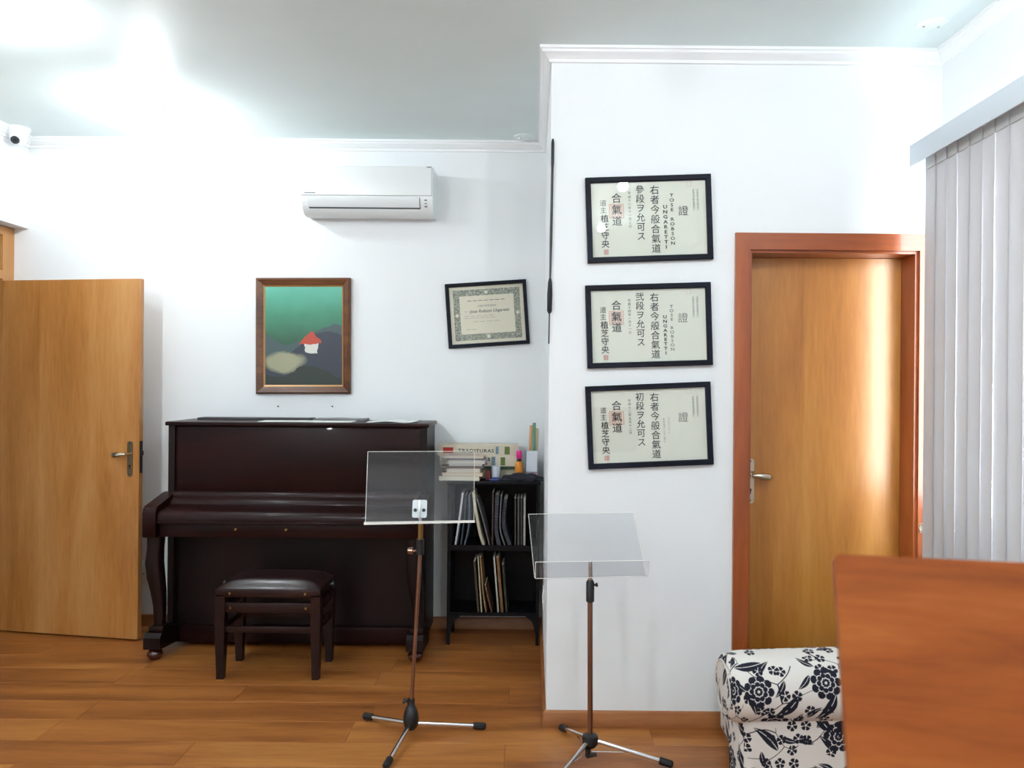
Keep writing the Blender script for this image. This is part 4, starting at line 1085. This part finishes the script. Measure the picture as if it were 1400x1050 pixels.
# stand before the near wall
hx, hy = P(807, 1000, 3.06).x, 3.06
t = thing('music_stand', 'music stand with clear acrylic desk and tray before the white near wall', 'music stand', (hx, hy, 0), 'acrylic music stands')
ctop = P(807, 793, hy)
obj('pole', tube(NB(), [(hx, hy, 0.07), (ctop.x, hy, P(807, 822, hy).z)], 0.0105, 14), STEELB, t)
z0, z1 = P(806, 823, hy).z, P(806, 792, hy).z
cl = obj('clamp', tube(NB(), [(ctop.x, hy, z0), (ctop.x, hy, z0 + 0.004), (ctop.x, hy, z1 - 0.012), (ctop.x, hy, z1)], [0.013, 0.0165, 0.0165, 0.010], 14), BLACKP, t)
obj('clamp_knob', tube(NB(), [(ctop.x + 0.01, hy, z1 - 0.022), (ctop.x + 0.022, hy, z1 - 0.022), (ctop.x + 0.023, hy, z1 - 0.022), (ctop.x + 0.030, hy, z1 - 0.020)], [0.004, 0.005, 0.009, 0.007], 10), BLACKP, cl)
tl, tr = P(722.5, 703, hy + 0.075), P(866, 700.5, hy + 0.075)
bl, br = P(731, 790, hy + 0.005), P(883, 787, hy + 0.005)
dk = obj('desk', sheet_panel((tl, tr, br, bl), 0.004), ACRYL, t, 0)
for a_, c_ in ((tl, tr), (tl, bl), (tr, br)):
    obj('desk_edge', tube(NB(), [a_, c_], 0.0012, 6), ACRYLE, dk)
fl_, fr_ = P(732, 791, hy - 0.045), P(886, 788, hy - 0.045)
ul_, ur_ = P(732, 768.5, hy - 0.055), P(888, 766.5, hy - 0.055)
tray = obj('tray', sheet_panel((bl, br, fr_, fl_), 0.004), ACRYL, t, 0)
lip = obj('tray_lip', sheet_panel((ul_, ur_, fr_, fl_), 0.004), ACRYL, t, 0)
for a_, c_ in ((ul_, ur_), (fl_, fr_), (ul_, fl_), (ur_, fr_)):
    obj('lip_edge', tube(NB(), [a_, c_], 0.0014, 6), ACRYLE, lip)
obj('neck', tube(NB(), [(ctop.x, hy, z1 - 0.004), (ctop.x, hy - 0.010, z1 + 0.02), (ctop.x - 0.001, hy - 0.004, P(805, 768, hy).z)], [0.009, 0.008, 0.008], 10), CHROME, t)
hb = obj('hub', lathe(NB(), [(0, 0.058), (0.022, 0.06), (0.031, 0.072), (0.033, 0.092), (0.030, 0.106), (0.018, 0.112), (0, 0.112)], (hx, hy, 0), 20), BLACKP, t, 50)
b = NB(); tube(b, [(hx - 0.01, hy - 0.02, 0.06), (hx - 0.012, hy - 0.022, 0.030)], [0.012, 0.009], 10); tube(b, [(hx - 0.016, hy - 0.022, 0.032), (hx + 0.024, hy - 0.018, 0.038)], [0.010, 0.008], 10)
obj('brace_slider', b, BLACKP, hb)
tips = []
for px_, py_ in ((767, 994.5), (920, 1046)):
    dd = (EYE - 0.013) * F / (py_ - CY - (px_ - CX) * ROLL); e = P(px_, py_, dd); tips.append(e)
    tripod_leg(t, (hx + (e.x - hx) * 0.07, hy + (e.y - hy) * 0.07, 0.085), (e.x, e.y, 0.0145))
e = Vector((hx - 0.185, hy - 0.265, 0.0145)); tips.append(e); tripod_leg(t, (hx - 0.012, hy - 0.018, 0.085), e)
for e in tips:
    m_ = Vector((hx, hy, 0.04)); q = Vector((hx, hy, 0.085)).lerp(Vector((e.x, e.y, 0.0145)), 0.5)
    obj('brace', tube(NB(), [m_, q], 0.0022, 6), CHROME, t)

# ------------------------------------------------------------------ vertical blind
XV, XVAL = 1.652, 1.600
vb = thing('vertical_blind', 'white vertical vane blind with pale valance hanging over the window', 'blind', (XV, 1.9, 0.30))
e0 = P(1240, 199.5, 3.28); e1 = P(1240, 228, 3.28)
VY0, VY1 = 0.45, 3.28
obj('valance', bx(XVAL, XVAL + 0.006, VY0, VY1, e1.z, e0.z, bev=0.002), VALM, vb)
obj('valance_return', bx(XVAL + 0.006, XR, VY1 - 0.006, VY1, e1.z + 0.02, e0.z), VALM, vb, 0)
obj('head_rail', bx(XV - 0.02, XV + 0.02, VY0, VY1 - 0.03, e1.z + 0.035, e1.z + 0.07), ALU, vb, 0)
obj('rail_bracket', bx(XV + 0.02, XR, 2.9, 2.94, e1.z + 0.05, e1.z + 0.07), ALU, vb, 0)
obj('rail_bracket', bx(XV + 0.02, XR, 0.9, 0.94, e1.z + 0.05, e1.z + 0.07), ALU, vb, 0)
def vane_mesh():
    b = NB(); n = 6; wv = 0.092; rows = []
    for zz in (0.30, e1.z + 0.03):
        rows.append([b.verts.new((0.005 * (1 - (2 * i / n - 1) ** 2), (i / n - 0.5) * wv, zz)) for i in range(n + 1)])
    for i in range(n): b.faces.new((rows[0][i], rows[0][i + 1], rows[1][i + 1], rows[1][i]))
    me = bpy.data.meshes.new('vane'); b.to_mesh(me); b.free(); me.materials.append(VANE)
    for p in me.polygons: p.use_smooth = True
    return me
VM = vane_mesh()
hb_ = NB(); box(hb_, -0.0012, 0.0062, -0.044, 0.044, e1.z - 0.022, e1.z + 0.028)
HM = bpy.data.meshes.new('vane_hem'); hb_.to_mesh(HM); hb_.free(); HM.materials.append(HEM)
n = 0; y = 3.205
while y > VY0 + 0.05:
    o = bpy.data.objects.new('vane', VM); C.objects.link(o); o.parent = vb
    o.location = (0, y - 1.9, -0.30); o.rotation_euler = (0, 0, R(-3.2 + 2.0 * math.sin(n * 2.1)))
    h = bpy.data.objects.new('vane_hem', HM); C.objects.link(h); h.parent = o
    y -= 0.0815; n += 1
# cord holder by the door casing
q = P(1259, 722, YB - 0.02)
t = thing('cord_hook', 'small metal cord hook on the door casing beside the blind', 'hook', (q.x, YB - 0.018, q.z))
obj('plate', bx(q.x - 0.007, q.x + 0.007, YB - 0.021, YB - 0.018, q.z - 0.02, q.z + 0.02), SATIN, t)
obj('ring', tube(NB(), [(q.x + 0.016 * math.sin(a_) * 0.6, YB - 0.021 - 0.012 * (1 + math.cos(a_)), q.z + 0.016 * math.sin(a_)) for a_ in [2 * math.pi * i / 14 for i in range(12)]], 0.003, 8), SATIN, t)

# ------------------------------------------------------------------ floral sofa with one rolled arm
SX0, SX1, SYN, SYF = 0.648, 1.50, 2.33, 3.24
sf = thing('sofa', 'cream sofa with black floral print and a rolled arm by the closed door', 'sofa', ((SX0 + SX1) / 2, (SYN + SYF) / 2, 0))
def uvobj(name, b, parent):
    o = obj(name, b, FLORAL, parent, 50); box_uv(o.data); return o
# rolled arm: fat roll along X with a domed front end
b = NB(); uvl = b.loops.layers.uv.new('UVMap')
ra = 0.104; zc = P(1100, 897, 2.40).z - ra - 0.002; yc = 2.425
xs_ = []
for i in range(7):
    a_ = R(90 * i / 6); xs_.append((0.582 + 0.055 * (1 - math.sin(a_)), 0.62 + 0.38 * math.sin(a_) ** 0.7 if i else 0.55))
xs_ = [(0.608, 0.70), (0.610, 0.80), (0.616, 0.88), (0.628, 0.94), (0.650, 0.98), (0.69, 1.0), (0.80, 1.01), (1.00, 1.02), (1.20, 1.03), (1.40, 1.03)]
rings = []; nseg = 36
for x, f in xs_:
    ring = []
    for j in range(nseg):
        a_ = 2 * math.pi * j / nseg; c_, s_ = math.cos(a_), math.sin(a_)
        yy = yc + math.copysign(abs(c_) ** 0.9, c_) * ra * 1.18 * f
        zz = zc + math.copysign(abs(s_) ** 0.95, s_) * ra * f + (x - 0.6) * 0.03
        ring.append(b.verts.new((x, yy, zz)))
    rings.append(ring)
for i in range(len(rings) - 1):
    for j in range(nseg):
        fc = b.faces.new((rings[i][j], rings[i][(j + 1) % nseg], rings[i + 1][(j + 1) % nseg], rings[i + 1][j]))
        arc = 2 * math.pi * ra / nseg
        for lp, (ii, jj) in zip(fc.loops, ((i, j), (i, j + 1), (i + 1, j + 1), (i + 1, j))):
            lp[uvl].uv = (xs_[ii][0] + (0 if ii > 4 else -(4 - ii) * 0.012), jj * arc)
fc = b.faces.new(rings[0][::-1])
for lp in fc.loops: lp[uvl].uv = (lp.vert.co.y * 1.0, lp.vert.co.z)
b.faces.new(rings[-1])
obj('rolled_arm', b, FLORAL, sf, 60)
b = NB(); tube(b, [(0.6095, yc + math.cos(a_) * ra * 1.18 * 0.75, zc + math.sin(a_) * ra * 0.75) for a_ in [2 * math.pi * i / 28 for i in range(29)]], 0.0035, 6, False)
obj('arm_piping', b, mat('piping_cloth', (196, 192, 184), 0.8), sf, 60)
b = NB(); prism(b, roundrect(SX1 - SX0, 0.20, 0.045, 5, (SX0 + SX1) / 2, SYN + 0.105), 0.06, zc - 0.06, 'Z'); uvobj('arm_panel', b, sf)
uvobj('seat_base', bx(0.80, SX1, SYN + 0.206, SYF, 0.06, 0.25, bev=0.02), sf)
uvobj('seat_cushion', bx(0.79, SX1 - 0.2, SYN + 0.21, SYF - 0.005, 0.252, 0.375, bev=0.035, seg=4), sf)
uvobj('backrest', bx(SX1 - 0.195, SX1, SYN + 0.21, SYF - 0.02, 0.252, 0.62, bev=0.05, seg=4), sf)
for x, y in ((SX0 + 0.05, SYN + 0.06), (SX1 - 0.05, SYN + 0.06), (0.85, SYF - 0.06), (SX1 - 0.05, SYF - 0.06)):
    if True:
        obj('foot', lathe(NB(), [(0, 0), (0.018, 0), (0.026, 0.06), (0, 0.06)], (x, y, 0), 14), BENCHW, sf)

# ------------------------------------------------------------------ wooden music desk close to the camera
yaw, lean = R(10.5), R(23)
o0 = P(1140, 757, 0.86)
rt = Vector((math.cos(yaw), -math.sin(yaw), 0)); nh = Vector((math.sin(yaw), math.cos(yaw), 0)); upv = (Vector((0, 0, 1)) * math.cos(lean) + nh * math.sin(lean)); bkv = rt.cross(upv).normalized() * -1
if bkv.y < 0: bkv = -bkv
BW, BH = 0.52, 0.38
ctr = o0 + rt * BW / 2 - upv * BH / 2
foot = Vector((ctr.x, ctr.y, 0)) + nh * 0.06
t = thing('wooden_music_stand', 'large plain orange-brown wooden board of a stand in front of the floral sofa', 'music stand', foot)
Mb = Matrix((rt.to_4d(), (-bkv).to_4d(), upv.to_4d(), (0, 0, 0, 1)))
Mb = Matrix(((rt.x, bkv.x, upv.x, ctr.x - foot.x), (rt.y, bkv.y, upv.y, ctr.y - foot.y), (rt.z, bkv.z, upv.z, ctr.z - foot.z), (0, 0, 0, 1)))
b = NB(); prism(b, roundrect(BW, BH, 0.008, 4), 0.0, 0.016, 'Y')
bd = obj('desk_board', b, BOARD, t, 30, world=False); bd.matrix_local = Mb
b = NB(); box(b, -BW / 2, BW / 2, -0.05, -0.0005, -BH / 2 - 0.016, -BH / 2 - 0.0005, bev=0.003)
ld = obj('ledge', b, BOARD, t, world=False); ld.matrix_local = Mb
b = NB(); tube(b, [(foot.x, foot.y, 0.03), (foot.x, foot.y, ctr.z - 0.12), ctr + bkv * 0.018 - upv * 0.03], 0.016, 14); obj('pole', b, BENCHW, t)
for a_ in (30, 150, 270):
    b = NB(); tube(b, [(foot.x, foot.y, 0.10), (foot.x + math.cos(R(a_)) * 0.16, foot.y + math.sin(R(a_)) * 0.16, 0.05), (foot.x + math.cos(R(a_)) * 0.28, foot.y + math.sin(R(a_)) * 0.28, 0.0125)], [0.016, 0.014, 0.0125], 12); obj('leg', b, BENCHW, t, 50)
